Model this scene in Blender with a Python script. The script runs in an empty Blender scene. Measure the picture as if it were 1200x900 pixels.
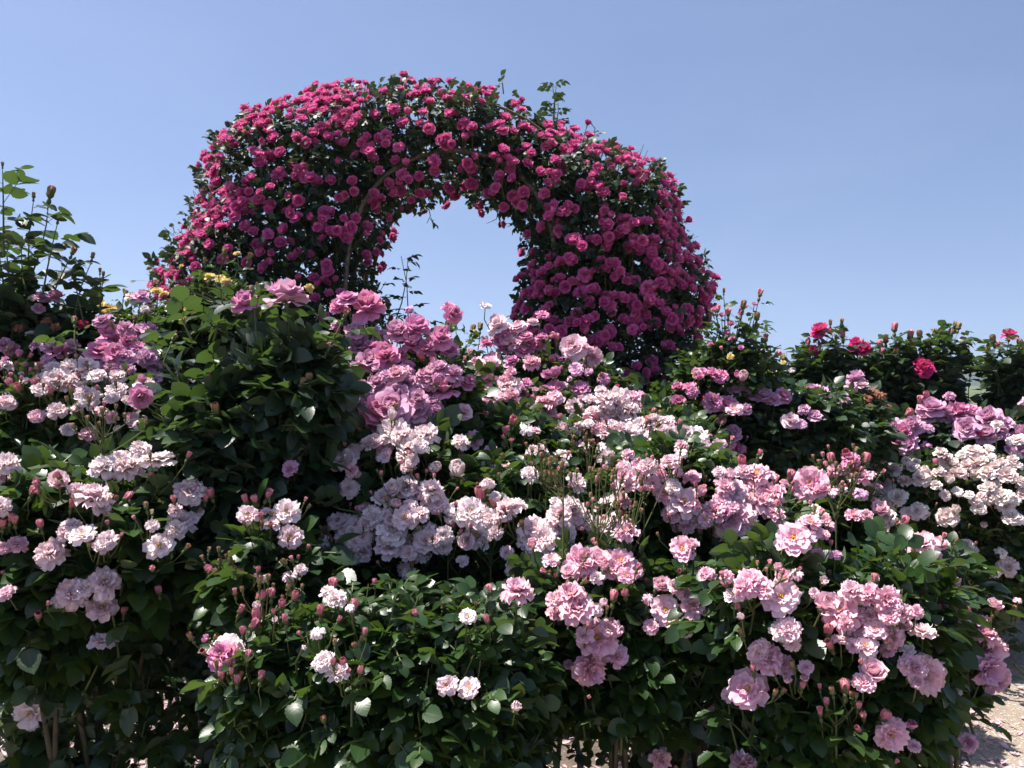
import bpy, math, random
import numpy as np
from mathutils import Vector, Matrix
SEED = 7
rng = np.random.default_rng(SEED); random.seed(SEED)
sc = bpy.context.scene
COL = sc.collection
F, H, CX, CY = 930.0, 1.5, 600.0, 450.0
R = math.radians

def at(px, py, d):
    """a point of the place, seen at px,py of the 1200x900 photo, d metres in front of the camera"""
    return np.array([(px-CX)/F*d, d, H-(py-CY)/F*d])

def unit(v):
    v = np.asarray(v, float); return v/np.maximum(np.linalg.norm(v, axis=-1, keepdims=True), 1e-9)

# ------------------------------------------------------------------ materials
def new_mat(name):
    m = bpy.data.materials.new(name); m.use_nodes = True
    nt = m.node_tree; nt.nodes.clear()
    return m, nt
def nd(nt, kind, **kw):
    n = nt.nodes.new(kind)
    for k, v in kw.items():
        if k in n.inputs: n.inputs[k].default_value = v
        else: setattr(n, k, v)
    return n
def mixc(nt, fac, a, b, blend='MIX'):
    n = nt.nodes.new('ShaderNodeMix'); n.data_type = 'RGBA'; n.blend_type = blend
    for i, v in ((0, fac), (6, a), (7, b)):
        if isinstance(v, bpy.types.NodeSocket): nt.links.new(v, n.inputs[i])
        else: n.inputs[i].default_value = v
    return n.outputs[2]
def math_(nt, op, a, b=None, c=None):
    n = nt.nodes.new('ShaderNodeMath'); n.operation = op
    for i, v in enumerate((a, b, c)):
        if v is None: continue
        if isinstance(v, bpy.types.NodeSocket): nt.links.new(v, n.inputs[i])
        else: n.inputs[i].default_value = v
    return n.outputs[0]
def ramp(nt, fac, stops):
    n = nt.nodes.new('ShaderNodeValToRGB'); e = n.color_ramp.elements
    while len(e) > 1: e.remove(e[-1])
    e[0].position = stops[0][0]; e[0].color = (*stops[0][1], 1)
    for p, c in stops[1:]:
        x = e.new(p); x.color = (*c, 1)
    nt.links.new(fac, n.inputs[0]); return n.outputs[0]
def attr(nt, name, out='Fac'):
    n = nt.nodes.new('ShaderNodeAttribute'); n.attribute_name = name; return n.outputs[out]

def leaf_material(name, dark, mid, light, trans, rough=0.33, tf=0.27, spec=0.55, young=None):
    m, nt = new_mat(name)
    out = nd(nt, 'ShaderNodeOutputMaterial')
    tint = attr(nt, 'tint')
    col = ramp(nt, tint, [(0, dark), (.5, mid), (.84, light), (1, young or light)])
    uv = nt.nodes.new('ShaderNodeAttribute'); uv.attribute_name = 'luv'
    sp = nt.nodes.new('ShaderNodeSeparateXYZ'); nt.links.new(uv.outputs['Vector'], sp.inputs[0])
    au = math_(nt, 'ABSOLUTE', sp.outputs[0])
    w = math_(nt, 'SINE', math_(nt, 'MULTIPLY', math_(nt, 'SUBTRACT', sp.outputs[1], math_(nt, 'MULTIPLY', au, .45)), 42))
    vein = math_(nt, 'MULTIPLY', math_(nt, 'POWER', math_(nt, 'MAXIMUM', w, 0.0), 5.0), .22)
    rib = math_(nt, 'LESS_THAN', au, 0.05)
    vein = math_(nt, 'MAXIMUM', vein, math_(nt, 'MULTIPLY', rib, .5))
    no = nd(nt, 'ShaderNodeTexNoise', Scale=60.0, Detail=3.0)
    tc = nd(nt, 'ShaderNodeTexCoord'); nt.links.new(tc.outputs['Object'], no.inputs['Vector'])
    col = mixc(nt, math_(nt, 'MULTIPLY', no.outputs[0], .5), col, (dark[0]*.8, dark[1]*.8, dark[2]*.8, 1))
    col = mixc(nt, math_(nt, 'MULTIPLY', vein, .28), col, (light[0]*1.5, light[1]*1.4, light[2]*1.5, 1))
    geo = nd(nt, 'ShaderNodeNewGeometry')
    back = mixc(nt, .6, col, (.10, .15, .085, 1))
    colb = mixc(nt, geo.outputs['Backfacing'], col, back)
    bs = nd(nt, 'ShaderNodeBsdfPrincipled')
    nt.links.new(colb, bs.inputs['Base Color'])
    rr = math_(nt, 'MULTIPLY_ADD', no.outputs[0], .3, rough-.1)
    rr = math_(nt, 'MULTIPLY_ADD', geo.outputs['Backfacing'], .3, rr)
    nt.links.new(rr, bs.inputs['Roughness']); bs.inputs['Specular IOR Level'].default_value = spec
    bp = nd(nt, 'ShaderNodeBump', Strength=.2, Distance=.0015)
    nt.links.new(math_(nt, 'ADD', math_(nt, 'MULTIPLY', vein, -1.0), no.outputs[0]), bp.inputs['Height'])
    nt.links.new(bp.outputs[0], bs.inputs['Normal'])
    tr = nd(nt, 'ShaderNodeBsdfTranslucent')
    nt.links.new(mixc(nt, .45, col, (*trans, 1)), tr.inputs['Color'])
    mx = nd(nt, 'ShaderNodeMixShader', Fac=tf)
    nt.links.new(bs.outputs[0], mx.inputs[1]); nt.links.new(tr.outputs[0], mx.inputs[2])
    nt.links.new(mx.outputs[0], out.inputs[0])
    return m

def petal_material(name, base, tip, throat, tf=.28, vary=.25, alt=None):
    """tip and throat pigment run along the petal (luv.y); alt = second pigment a bloom can lean to"""
    m, nt = new_mat(name)
    out = nd(nt, 'ShaderNodeOutputMaterial')
    uv = nt.nodes.new('ShaderNodeAttribute'); uv.attribute_name = 'luv'
    sp = nt.nodes.new('ShaderNodeSeparateXYZ'); nt.links.new(uv.outputs['Vector'], sp.inputs[0])
    col = ramp(nt, sp.outputs[1], [(0, throat), (.22, base), (.7, base), (1, tip)])
    oi = nd(nt, 'ShaderNodeObjectInfo')
    rnd = math_(nt, 'FRACT', math_(nt, 'ADD', oi.outputs['Random'], attr(nt, 'btint')))
    if alt: col = mixc(nt, math_(nt, 'MULTIPLY', math_(nt, 'POWER', rnd, 1.6), .8), col, (*alt, 1))
    tint = attr(nt, 'tint')
    no = nd(nt, 'ShaderNodeTexNoise', Scale=3.0, Detail=3.0)
    cb = nt.nodes.new('ShaderNodeCombineXYZ')
    nt.links.new(math_(nt, 'MULTIPLY', sp.outputs[0], 5.0), cb.inputs[0]); nt.links.new(sp.outputs[1], cb.inputs[1])
    nt.links.new(math_(nt, 'MULTIPLY', tint, 17.0), cb.inputs[2]); nt.links.new(cb.outputs[0], no.inputs['Vector'])
    deep = (base[0]*.97, base[1]*.72, base[2]*.8, 1)
    col = mixc(nt, math_(nt, 'MULTIPLY', math_(nt, 'POWER', tint, 1.5), vary*2), col, deep)
    col = mixc(nt, math_(nt, 'MULTIPLY', no.outputs[0], .22), col, deep)
    worn = math_(nt, 'MULTIPLY', math_(nt, 'MULTIPLY', math_(nt, 'GREATER_THAN', sp.outputs[1], .86), math_(nt, 'GREATER_THAN', tint, .8)), .45)
    col = mixc(nt, worn, col, (.42, .25, .13, 1))   # sun-browned petal rims
    bs = nd(nt, 'ShaderNodeBsdfPrincipled', Roughness=.62)
    bs.inputs['Specular IOR Level'].default_value = .25
    nt.links.new(col, bs.inputs['Base Color'])
    bp = nd(nt, 'ShaderNodeBump', Strength=.5, Distance=.0012)
    nt.links.new(no.outputs[0], bp.inputs['Height']); nt.links.new(bp.outputs[0], bs.inputs['Normal'])
    tr = nd(nt, 'ShaderNodeBsdfTranslucent'); nt.links.new(col, tr.inputs['Color'])
    mx = nd(nt, 'ShaderNodeMixShader', Fac=tf)
    nt.links.new(bs.outputs[0], mx.inputs[1]); nt.links.new(tr.outputs[0], mx.inputs[2])
    nt.links.new(mx.outputs[0], out.inputs[0])
    return m

def plain(name, c1, c2, scale=20, rough=.7, bump=.3, dist=.004, metal=0, spec=.4):
    m, nt = new_mat(name)
    out = nd(nt, 'ShaderNodeOutputMaterial'); bs = nd(nt, 'ShaderNodeBsdfPrincipled', Roughness=rough, Metallic=metal)
    bs.inputs['Specular IOR Level'].default_value = spec
    tc = nd(nt, 'ShaderNodeTexCoord'); no = nd(nt, 'ShaderNodeTexNoise', Scale=scale, Detail=5.0, Roughness=.65)
    nt.links.new(tc.outputs['Object'], no.inputs['Vector'])
    nt.links.new(ramp(nt, no.outputs[0], [(.32, c1), (.68, c2)]), bs.inputs['Base Color'])
    bp = nd(nt, 'ShaderNodeBump', Strength=bump, Distance=dist)
    nt.links.new(no.outputs[0], bp.inputs['Height']); nt.links.new(bp.outputs[0], bs.inputs['Normal'])
    nt.links.new(bs.outputs[0], out.inputs[0]); return m

M = {}
M['leaf'] = leaf_material('rose_leaf', (.011, .030, .008), (.026, .066, .015), (.055, .115, .024), (.22, .36, .03), young=(.11, .15, .035))
M['leaf_dark'] = leaf_material('dark_rose_leaf', (.010, .024, .013), (.019, .046, .022), (.042, .090, .030), (.18, .32, .03), rough=.38, tf=.27)
M['leaf_arch'] = leaf_material('climbing_rose_leaf', (.008, .017, .009), (.014, .033, .013), (.036, .075, .02), (.11, .19, .03), rough=.4, tf=.2, spec=.4)
M['leaf_bronze'] = leaf_material('bronze_rose_leaf', (.020, .034, .014), (.038, .070, .022), (.075, .115, .03), (.24, .30, .04), young=(.18, .07, .04))
M['stem'] = plain('green_stem', (.05, .085, .02), (.13, .13, .045), 30, .5)
M['cane'] = plain('woody_cane', (.06, .045, .028), (.12, .10, .05), 24, .8)
M['pink'] = petal_material('pink_petal', (.90, .53, .65), (.92, .66, .75), (.92, .86, .74), vary=.2, alt=(.92, .82, .85))
M['pale'] = petal_material('pale_pink_petal', (.93, .83, .83), (.94, .88, .87), (.91, .84, .66), alt=(.91, .68, .73), vary=.12)
M['cream'] = petal_material('cream_pink_petal', (.92, .86, .82), (.93, .90, .86), (.82, .62, .50), alt=(.88, .70, .68), vary=.12)
M['mauve'] = petal_material('mauve_petal', (.71, .43, .61), (.77, .53, .69), (.66, .40, .54), alt=(.78, .50, .66))
M['rose'] = petal_material('rose_petal', (.78, .32, .52), (.82, .44, .62), (.74, .38, .44), alt=(.70, .38, .62))
M['magenta'] = petal_material('magenta_petal', (.77, .12, .43), (.88, .32, .60), (.60, .07, .31), tf=.30, vary=.45, alt=(.86, .28, .48))
M['hot'] = petal_material('hot_pink_petal', (.70, .05, .26), (.76, .10, .34), (.5, .03, .1), tf=.3)
M['red'] = petal_material('red_petal', (.58, .02, .10), (.64, .05, .15), (.4, .02, .05), tf=.25)
M['yellow'] = petal_material('yellow_petal', (.85, .70, .22), (.87, .78, .42), (.84, .58, .10))
M['bud_pink'] = petal_material('bud_petal', (.66, .22, .28), (.78, .40, .44), (.40, .26, .16), tf=.25)
M['bud_green'] = petal_material('green_bud_petal', (.26, .22, .09), (.50, .20, .16), (.12, .18, .05), tf=.15)
M['brown'] = petal_material('withered_petal', (.28, .12, .07), (.34, .16, .09), (.2, .1, .05), tf=.2)
M['sepal'] = plain('sepal', (.05, .09, .025), (.12, .12, .04), 60, .5)
M['stamen'] = plain('stamen', (.62, .34, .04), (.78, .55, .10), 300, .7)
M['metal'] = plain('rusty_wire', (.10, .075, .055), (.26, .21, .16), 60, .6, metal=.3)

# ------------------------------------------------------------------ mesh helpers
def build(name, V, Fc, mats, mi=None, attrs=None, smooth=True):
    """V (n,3); Fc list of (faces array (k,c)) ; mi list of material index per face array"""
    me = bpy.data.meshes.new(name)
    V = np.asarray(V, np.float32)
    me.vertices.add(len(V)); me.vertices.foreach_set('co', V.ravel())
    loops = np.concatenate([f.ravel() for f in Fc]).astype(np.int32)
    tot = np.concatenate([np.full(len(f), f.shape[1], np.int32) for f in Fc])
    st = np.concatenate([[0], np.cumsum(tot)[:-1]]).astype(np.int32)
    me.loops.add(len(loops)); me.loops.foreach_set('vertex_index', loops)
    me.polygons.add(len(tot)); me.polygons.foreach_set('loop_start', st); me.polygons.foreach_set('loop_total', tot)
    if mi is not None:
        me.polygons.foreach_set('material_index', np.concatenate([np.full(len(f), m, np.int32) for f, m in zip(Fc, mi)]))
    me.polygons.foreach_set('use_smooth', np.full(len(tot), smooth))
    for m in mats: me.materials.append(m)
    for k, a in (attrs or {}).items():
        a = np.asarray(a, np.float32)
        if a.ndim == 1:
            t = me.attributes.new(k, 'FLOAT', 'POINT'); t.data.foreach_set('value', a)
        else:
            t = me.attributes.new(k, 'FLOAT_VECTOR', 'POINT'); t.data.foreach_set('vector', a.ravel())
    me.update(calc_edges=True); me.validate()
    return me

class Tubes:
    def __init__(s): s.V = []; s.F = []; s.n = 0
    def add(s, pts, radii, sides=5):
        pts = np.asarray(pts, float); k = len(pts)
        radii = np.broadcast_to(radii, (k,))
        tg = unit(np.gradient(pts, axis=0))
        a = unit(np.cross(tg, np.array([.3, .9, .2]))); b = np.cross(tg, a)
        th = np.arange(sides)*2*math.pi/sides
        ring = pts[:, None]+radii[:, None, None]*(np.cos(th)[None, :, None]*a[:, None]+np.sin(th)[None, :, None]*b[:, None])
        s.V.append(ring.reshape(-1, 3))
        i = np.arange(k-1)[:, None]*sides; j = np.arange(sides)[None]; j2 = (j+1) % sides
        f = np.stack([i+j, i+j2, i+sides+j2, i+sides+j], -1).reshape(-1, 4)+s.n
        s.F.append(f)
        for e in (0, k-1):
            if sides == 4: pass
        s.n += k*sides
    def obj(s, name, mat, parent):
        if not s.V: return None
        V = np.concatenate(s.V); me = build(name, V, [np.concatenate(s.F)], [mat])
        return link(name, me, parent)

def link(name, me, parent=None, loc=None, mat=None):
    o = bpy.data.objects.new(name, me); COL.objects.link(o)
    if parent is not None:
        o.parent = parent
        if loc is None: o.location = -Vector(parent.location)          # mesh is in world metres
    if loc is not None: o.location = loc
    return o
def thing(name, label, cat, loc, group=None):
    o = bpy.data.objects.new(name, None); COL.objects.link(o); o.location = loc
    o.empty_display_size = .1
    o['label'] = label; o['category'] = cat
    if group: o['group'] = group
    return o

# leaflet templates: (side, along, up)
def tmpl(rows):
    V = [(0, 0, 0)]; Q = []; T = []
    for v, w in rows:
        V += [(-w, v, .16*w), (0, v, 0), (w, v, .16*w)]
    V.append((0, 1, 0)); n = len(rows)
    T += [(0, 2, 1), (0, 3, 2)]
    for i in range(n-1):
        a = 1+3*i; Q += [(a, a+1, a+4, a+3), (a+1, a+2, a+5, a+4)]
    a = 1+3*(n-1); t = len(V)-1
    T += [(a, a+1, t), (a+1, a+2, t)]
    return np.array(V, float), np.array(T), np.array(Q)
NEAR = tmpl([(.09, .19), (.18, .31), (.24, .29), (.36, .385), (.42, .355), (.54, .39), (.60, .35), (.71, .32), (.76, .27), (.87, .18), (.91, .12)])
MIDT = tmpl([(.2, .30), (.5, .38), (.8, .20)])

class Leaves:
    """collects leaflets, builds one foliage mesh"""
    def __init__(s): s.p = []; s.d = []; s.n = []; s.l = []; s.t = []; s.st = Tubes()
    def compound(s, p, d, n, l, tint, count=5):
        """p,d,n (k,3) leaf base, direction, normal; l leaflet length (k,)"""
        p = np.atleast_2d(p); d = unit(np.atleast_2d(d)); n = np.atleast_2d(n); k = len(p)
        side = unit(np.cross(d, n)); n = np.cross(side, d); l = np.broadcast_to(l, (k,))[:, None]; tint = np.broadcast_to(tint, (k,))
        sag = np.array([0, 0, -1.])
        specs = [(1.75, 0, 1.08, .30), (1.45, 1, .95, .2), (1.45, -1, .95, .2)]
        if count >= 5: specs += [(.75, 1, .78, .1), (.75, -1, .78, .1)]
        for off, sd, sc_, dr in specs:
            ang = rng.uniform(.75, 1.1, (k, 1))
            dd = d if sd == 0 else d*np.cos(ang)+side*sd*np.sin(ang)
            dd = unit(dd+rng.normal(0, .16, (k, 3))+sag*dr)
            nn = n+rng.normal(0, .28, (k, 3))
            s.p.append(p+d*l*off*.9+sag*l*dr*.6*off*.3); s.d.append(dd); s.n.append(nn); s.l.append((l*sc_*rng.uniform(.85, 1.12, (k, 1)))[:, 0])
            s.t.append(np.clip(tint+rng.normal(0, .06, k), 0, 1))
        # rachis as a thin ribbon
        e = p+d*l*1.6; w = side*.0011
        s.st_V = getattr(s, 'st_V', []); s.st_V.append(np.stack([p-w, p+w, e+w, e-w], 1).reshape(-1, 3))
    def mesh(s, name, mat, tm, blooms=None):
        p = np.concatenate(s.p); d = np.concatenate(s.d); n = np.concatenate(s.n); l = np.concatenate(s.l); t = np.concatenate(s.t)
        keep = p[:, 2] > .02
        if blooms:
            for c, ax, r in blooms:
                q = p+d*l[:, None]*.5-c; a = q@ax; rad = np.linalg.norm(q-a[:, None]*ax, axis=1)
                keep &= ~((a > -.012) & (a < .22) & (rad < r*1.0+l*.3))
        p, d, n, l, t = p[keep], d[keep], n[keep], l[keep], t[keep]
        TV, TT, TQ = tm; k = len(p)
        side = unit(np.cross(d, n)); n = np.cross(side, d)
        cur = rng.uniform(.05, .35, k)[:, None]; fold = rng.uniform(.3, 2.2, k)[:, None]; wd = rng.uniform(.8, 1.08, k)[:, None]
        twist = rng.normal(0, .10, k)[:, None]
        u = TV[None, :, 0]*wd; v = TV[None, :, 1]; w = TV[None, :, 2]*fold-cur*v**2+twist*u*v*2
        L = l[:, None, None]
        V = p[:, None]+L*(u[..., None]*side[:, None]+v[..., None]*d[:, None]+w[..., None]*n[:, None])
        m = TV.shape[0]; off = (np.arange(k)*m)[:, None, None]
        T = (TT[None]+off).reshape(-1, 3); Q = (TQ[None]+off).reshape(-1, 4)
        V = V.reshape(-1, 3)
        luv = np.tile(np.stack([TV[:, 0]*2.2, TV[:, 1], 0*TV[:, 0]], 1), (k, 1)); tt = np.repeat(t, m)
        SV = np.concatenate(s.st_V); b = len(V); SQ = np.arange(len(SV)).reshape(-1, 4)+b
        V = np.concatenate([V, SV]); luv = np.concatenate([luv, np.tile([.5, .5, 0], (len(SV), 1))]); tt = np.concatenate([tt, np.full(len(SV), .8)])
        return build(name, V, [T, Q, SQ], [mat, M['stem']], [0, 0, 1], {'tint': tt, 'luv': luv})

# ------------------------------------------------------------------ flowers (axis +Z, radius about 1)
def petal(L, W, e0, e1, az, r0=.04, cup=.25, ruf=.05, nu=5, nv=5, z0=0., notch=.06, rs=None, roll=0.):
    rs = rs or random
    ph = rs.uniform(0, 6.28); k = rs.uniform(4, 7); tw = rs.uniform(-.15, .15)
    v = np.linspace(0, 1, nv); u = np.linspace(-1, 1, nu)
    th = e0+(e1-e0)*v**1.2
    ds = L/(nv-1); r = r0+np.concatenate([[0], np.cumsum(np.cos((th[1:]+th[:-1])/2)*ds)]); z = z0+np.concatenate([[0], np.cumsum(np.sin((th[1:]+th[:-1])/2)*ds)])
    w = W*(.22+.78*np.sin(np.minimum(v*1.25, 1)*math.pi/2)**.8)*np.where(v > .8, 1-(v-.8)*1.1, 1)
    U, Vv = np.meshgrid(u, v)
    Rr = r[:, None]-notch*L*(np.abs(U)**2.5*Vv**2*.9+1.1*np.exp(-(U/.3)**2)*Vv**6)+tw*U*Vv*.2
    X = U*w[:, None]
    lift = cup*W*(U**2)*(.4+.6*Vv)
    rr = ruf*L*np.sin(k*U+ph)*Vv**2+roll*Vv**4
    # local frame: radial, tangential, normal
    nr = -np.sin(th)[:, None]; nz = np.cos(th)[:, None]
    rad = Rr+nr*(lift+rr); zz = z[:, None]+nz*(lift+rr)
    c, s = math.cos(az), math.sin(az)
    P = np.stack([rad*c-X*s, rad*s+X*c, zz], -1).reshape(-1, 3)
    i, j = np.meshgrid(np.arange(nv-1), np.arange(nu-1), indexing='ij'); a = i*nu+j
    Q = np.stack([a, a+1, a+nu+1, a+nu], -1).reshape(-1, 4)
    luv = np.stack([U, Vv, 0*U], -1).reshape(-1, 3)
    return P, Q, luv

def flower(rings, seed, res=5):
    """rings: (count, L, W, elev0deg, elev1deg, r0, cup, ruf, z0)"""
    rs = random.Random(seed); V = []; Q = []; A = []; T = []; n = 0
    for (c, L, W, e0, e1, r0, cup, ruf, z0) in rings:
        a0 = rs.uniform(0, 6.28)
        for i in range(c):
            P, q, luv = petal(L*rs.uniform(.86, 1.1), W*rs.uniform(.85, 1.12), R(e0+rs.uniform(-9, 9)), R(e1+rs.uniform(-16, 16)),
                              a0+i*2*math.pi/c+rs.uniform(-.22, .22), r0, cup*rs.uniform(.5, 1.5), ruf*rs.uniform(.6, 1.6), res, res, z0+rs.uniform(-.02, .02), rs=rs, roll=rs.uniform(-.12, .05)*L)
            V.append(P); Q.append(q+n); A.append(luv); T.append(np.full(len(P), rs.random())); n += len(P)
    return np.concatenate(V), np.concatenate(Q), np.concatenate(A), np.concatenate(T)

def calyx(V, Q, A, T, size=.3, z=-.02):
    """five sepals and a hip under the flower; returns extra verts/faces"""
    sv = []; sq = []; n = 0
    for i in range(5):
        P, q, l = petal(size*1.5, size*.35, R(20), R(-25), i*1.2566, .03, .2, .03, 3, 4, z-.06); sv.append(P); sq.append(q+n); n += len(P)
    prof = [(.02, -.34), (.08, -.30), (.11, -.2), (.08, -.1), (.05, -.03)]
    th = np.arange(6)*math.pi/3
    ring = np.array([[(r*size/.3*math.cos(t), r*size/.3*math.sin(t), zz*size/.3+z) for t in th] for r, zz in prof]).reshape(-1, 3)
    q = np.array([[i*6+j, i*6+(j+1) % 6, (i+1)*6+(j+1) % 6, (i+1)*6+j] for i in range(4) for j in range(6)])
    sv.append(ring); sq.append(q+n)
    sv = np.concatenate(sv); sq = np.concatenate(sq)
    return sv, sq

KIND = {
 # semi-double flat open roses
 'open':   [(7, .98, .36, 14, -14, .05, .26, .09, 0), (7, .86, .34, 32, 8, .05, .3, .10, .03), (6, .64, .26, 50, 30, .05, .3, .12, .06), (5, .42, .16, 66, 50, .06, .3, .12, .08)],
 'full':   [(7, .98, .38, 6, -30, .05, .24, .11, -.02), (8, .92, .34, 28, 2, .05, .28, .12, .03), (8, .78, .30, 46, 20, .05, .3, .14, .06), (7, .60, .25, 60, 42, .05, .3, .14, .09), (6, .42, .18, 75, 62, .05, .3, .12, .1)],
 'tea':    [(6, .98, .60, 18, -22, .06, .22, .07, -.05), (6, .92, .56, 45, 18, .06, .3, .08, 0), (5, .80, .50, 66, 45, .06, .38, .09, .05), (5, .68, .42, 78, 68, .07, .5, .06, .1), (4, .58, .34, 86, 88, .06, .7, .04, .14), (3, .5, .25, 92, 96, .04, .8, .03, .17)],
 'rosette': [(6, .82, .42, 42, 8, .08, .45, .07, -.12), (6, .80, .48, 55, 35, .10, .45, .05, -.04), (6, .66, .36, 72, 74, .16, .6, .05, .02), (5, .52, .32, 84, 95, .14, .7, .03, .06), (4, .40, .24, 90, 105, .08, .8, .03, .12)],
 'pompon': [(8, .88, .34, 15, -20, .05, .3, .08, 0), (9, .80, .32, 35, 10, .05, .3, .1, .05), (9, .68, .28, 55, 35, .06, .3, .1, .09), (8, .52, .24, 70, 60, .06, .3, .1, .13), (5, .36, .18, 82, 80, .04, .3, .1, .16)],
 'cup':    [(5, .95, .52, 62, 92, .08, .55, .05, -.02), (5, .90, .46, 74, 106, .07, .6, .05, .02), (4, .8, .36, 84, 110, .05, .7, .04, .06)],
 'spent':  [(5, .8, .36, -10, -60, .06, .1, .16, 0), (4, .6, .3, 20, -30, .06, .2, .2, .02)],
}
FM = {}
def flower_mesh(kind, mat, var):
    key = (kind, mat, var)
    if key in FM: return FM[key]
    res = 4 if kind in ('rosette', 'pompon') else 6
    V, Q, A, T = flower(KIND[kind], hash((kind, var)) % 9999 if False else sum(map(ord, kind))*31+var*7+len(mat), res)
    sv, sq = calyx(V, Q, A, T)
    n = len(V)
    me = build(kind+'_'+mat, np.concatenate([V, sv]), [Q, sq+n], [M[mat], M['sepal']], [0, 1],
               {'tint': np.concatenate([T, np.full(len(sv), .5)]), 'luv': np.concatenate([A, np.zeros((len(sv), 3))]), 'btint': np.zeros(n+len(sv))})
    FM[key] = me; return me
_st = []
def stamen_mesh(var):
    if _st: return _st[var % len(_st)]
    for k in range(3):
        rs = random.Random(k); V = []; Q = []; n = 0
        for i in range(34):
            a = rs.uniform(0, 6.28); e = rs.uniform(R(35), R(85)); L = rs.uniform(.16, .27)
            d = np.array([math.cos(a)*math.cos(e), math.sin(a)*math.cos(e), math.sin(e)]); p0 = np.array([d[0]*.05, d[1]*.05, .06]); p1 = p0+d*L
            s = unit(np.cross(d, [0, .1, 1]))*.008; t = unit(np.cross(d, s))*.03
            b = unit(s)*.03
            V += [p0-s, p0+s, p1+s, p1-s]; Q.append([n, n+1, n+2, n+3]); n += 4
            c = p1; h = d*.028
            V += [c-b-h, c+t-h, c+b-h, c-t-h, c-b+h, c+t+h, c+b+h, c-t+h]
            for f in ((0, 1, 5, 4), (1, 2, 6, 5), (2, 3, 7, 6), (3, 0, 4, 7), (4, 5, 6, 7)): Q.append([n+x for x in f])
            n += 8
        _st.append(build('stamens', np.array(V), [np.array(Q)], [M['stamen']]))
    return _st[var % 3]
BM = {}
def bud_mesh(mat, var):
    """closed or half open bud, axis +Z, radius about 1"""
    key = (mat, var)
    if key in BM: return BM[key]
    rs = random.Random(var*5+1); V = []; Q = []; A = []; T = []; n = 0
    op = (.0, .06, .2)[var % 3]
    for ring, cnt in ((0, 4), (1, 3)):
        for i in range(cnt):
            P, q, l = petal(3.3-ring*.3, .95-ring*.2, R(64-ring*4+op*-20), R(118-op*110+ring*6), i*2*math.pi/cnt+ring*.5+rs.uniform(-.2, .2), .1, .62, .02, 5, 6, 0, rs=rs)
            V.append(P); Q.append(q+n); A.append(l); T.append(np.full(len(P), rs.random())); n += len(P)
    sv = []; sq = []; m = 0
    for i in range(5):
        P, q, l = petal(2.2*rs.uniform(.8, 1.15), .42, R(40-op*60), R(105-op*160), i*1.2566+.3, .16, .4, .03, 3, 5, -.06, rs=rs, notch=.5); sv.append(P); sq.append(q+m); m += len(P)
    th = np.arange(7)*2*math.pi/7
    prof = [(.12, -1.5), (.42, -1.25), (.56, -.8), (.48, -.3), (.3, .05)]
    ring = np.array([[(r*math.cos(t), r*math.sin(t), zz) for t in th] for r, zz in prof]).reshape(-1, 3)
    q = np.array([[i*7+j, i*7+(j+1) % 7, (i+1)*7+(j+1) % 7, (i+1)*7+j] for i in range(4) for j in range(7)])
    sv.append(ring); sq.append(q+m); sv = np.concatenate(sv); sq = np.concatenate(sq)
    V = np.concatenate(V); n = len(V)
    me = build('bud_'+mat, np.concatenate([V, sv]), [np.concatenate(Q), sq+n], [M[mat], M['sepal']], [0, 1],
               {'tint': np.concatenate(T+[np.full(len(sv), .5)]), 'luv': np.concatenate(A+[np.zeros((len(sv), 3))]), 'btint': np.zeros(n+len(sv))})
    BM[key] = me; return me

def rot_to(ax, spin):
    return (Vector(ax).to_track_quat('Z', 'Y').to_matrix() @ Matrix.Rotation(spin, 3, 'Z'))

def merged(name, items, parent, mats):
    """items (mesh, pos, rot3, scale) baked into ONE mesh, used past the first hundred"""
    V = []; F = {0: [], 1: []}; T = []; L = []; B = []; n = 0
    for k, (me, pos, rot, s) in enumerate(items):
        nv = len(me.vertices); co = np.empty(nv*3, np.float32); me.vertices.foreach_get('co', co); co = co.reshape(-1, 3)
        V.append((co*s)@np.array(rot).T+np.array(pos))
        t = np.empty(nv, np.float32); me.attributes['tint'].data.foreach_get('value', t); T.append(t)
        l = np.empty(nv*3, np.float32); me.attributes['luv'].data.foreach_get('vector', l); L.append(l.reshape(-1, 3))
        B.append(np.full(nv, random.random()))
        nf = len(me.polygons); li = np.empty(nf*4, np.int32); me.loops.foreach_get('vertex_index', li); li = li.reshape(-1, 4)
        mi = np.empty(nf, np.int32); me.polygons.foreach_get('material_index', mi)
        for q in (0, 1): F[q].append(li[mi == q]+n)
        n += nv
    me = build(name, np.concatenate(V), [np.concatenate(F[0]), np.concatenate(F[1])], mats, [0, 1],
               {'tint': np.concatenate(T), 'luv': np.concatenate(L), 'btint': np.concatenate(B)})
    o = link(name, me, parent); o['kind'] = 'stuff'; return o

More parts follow.
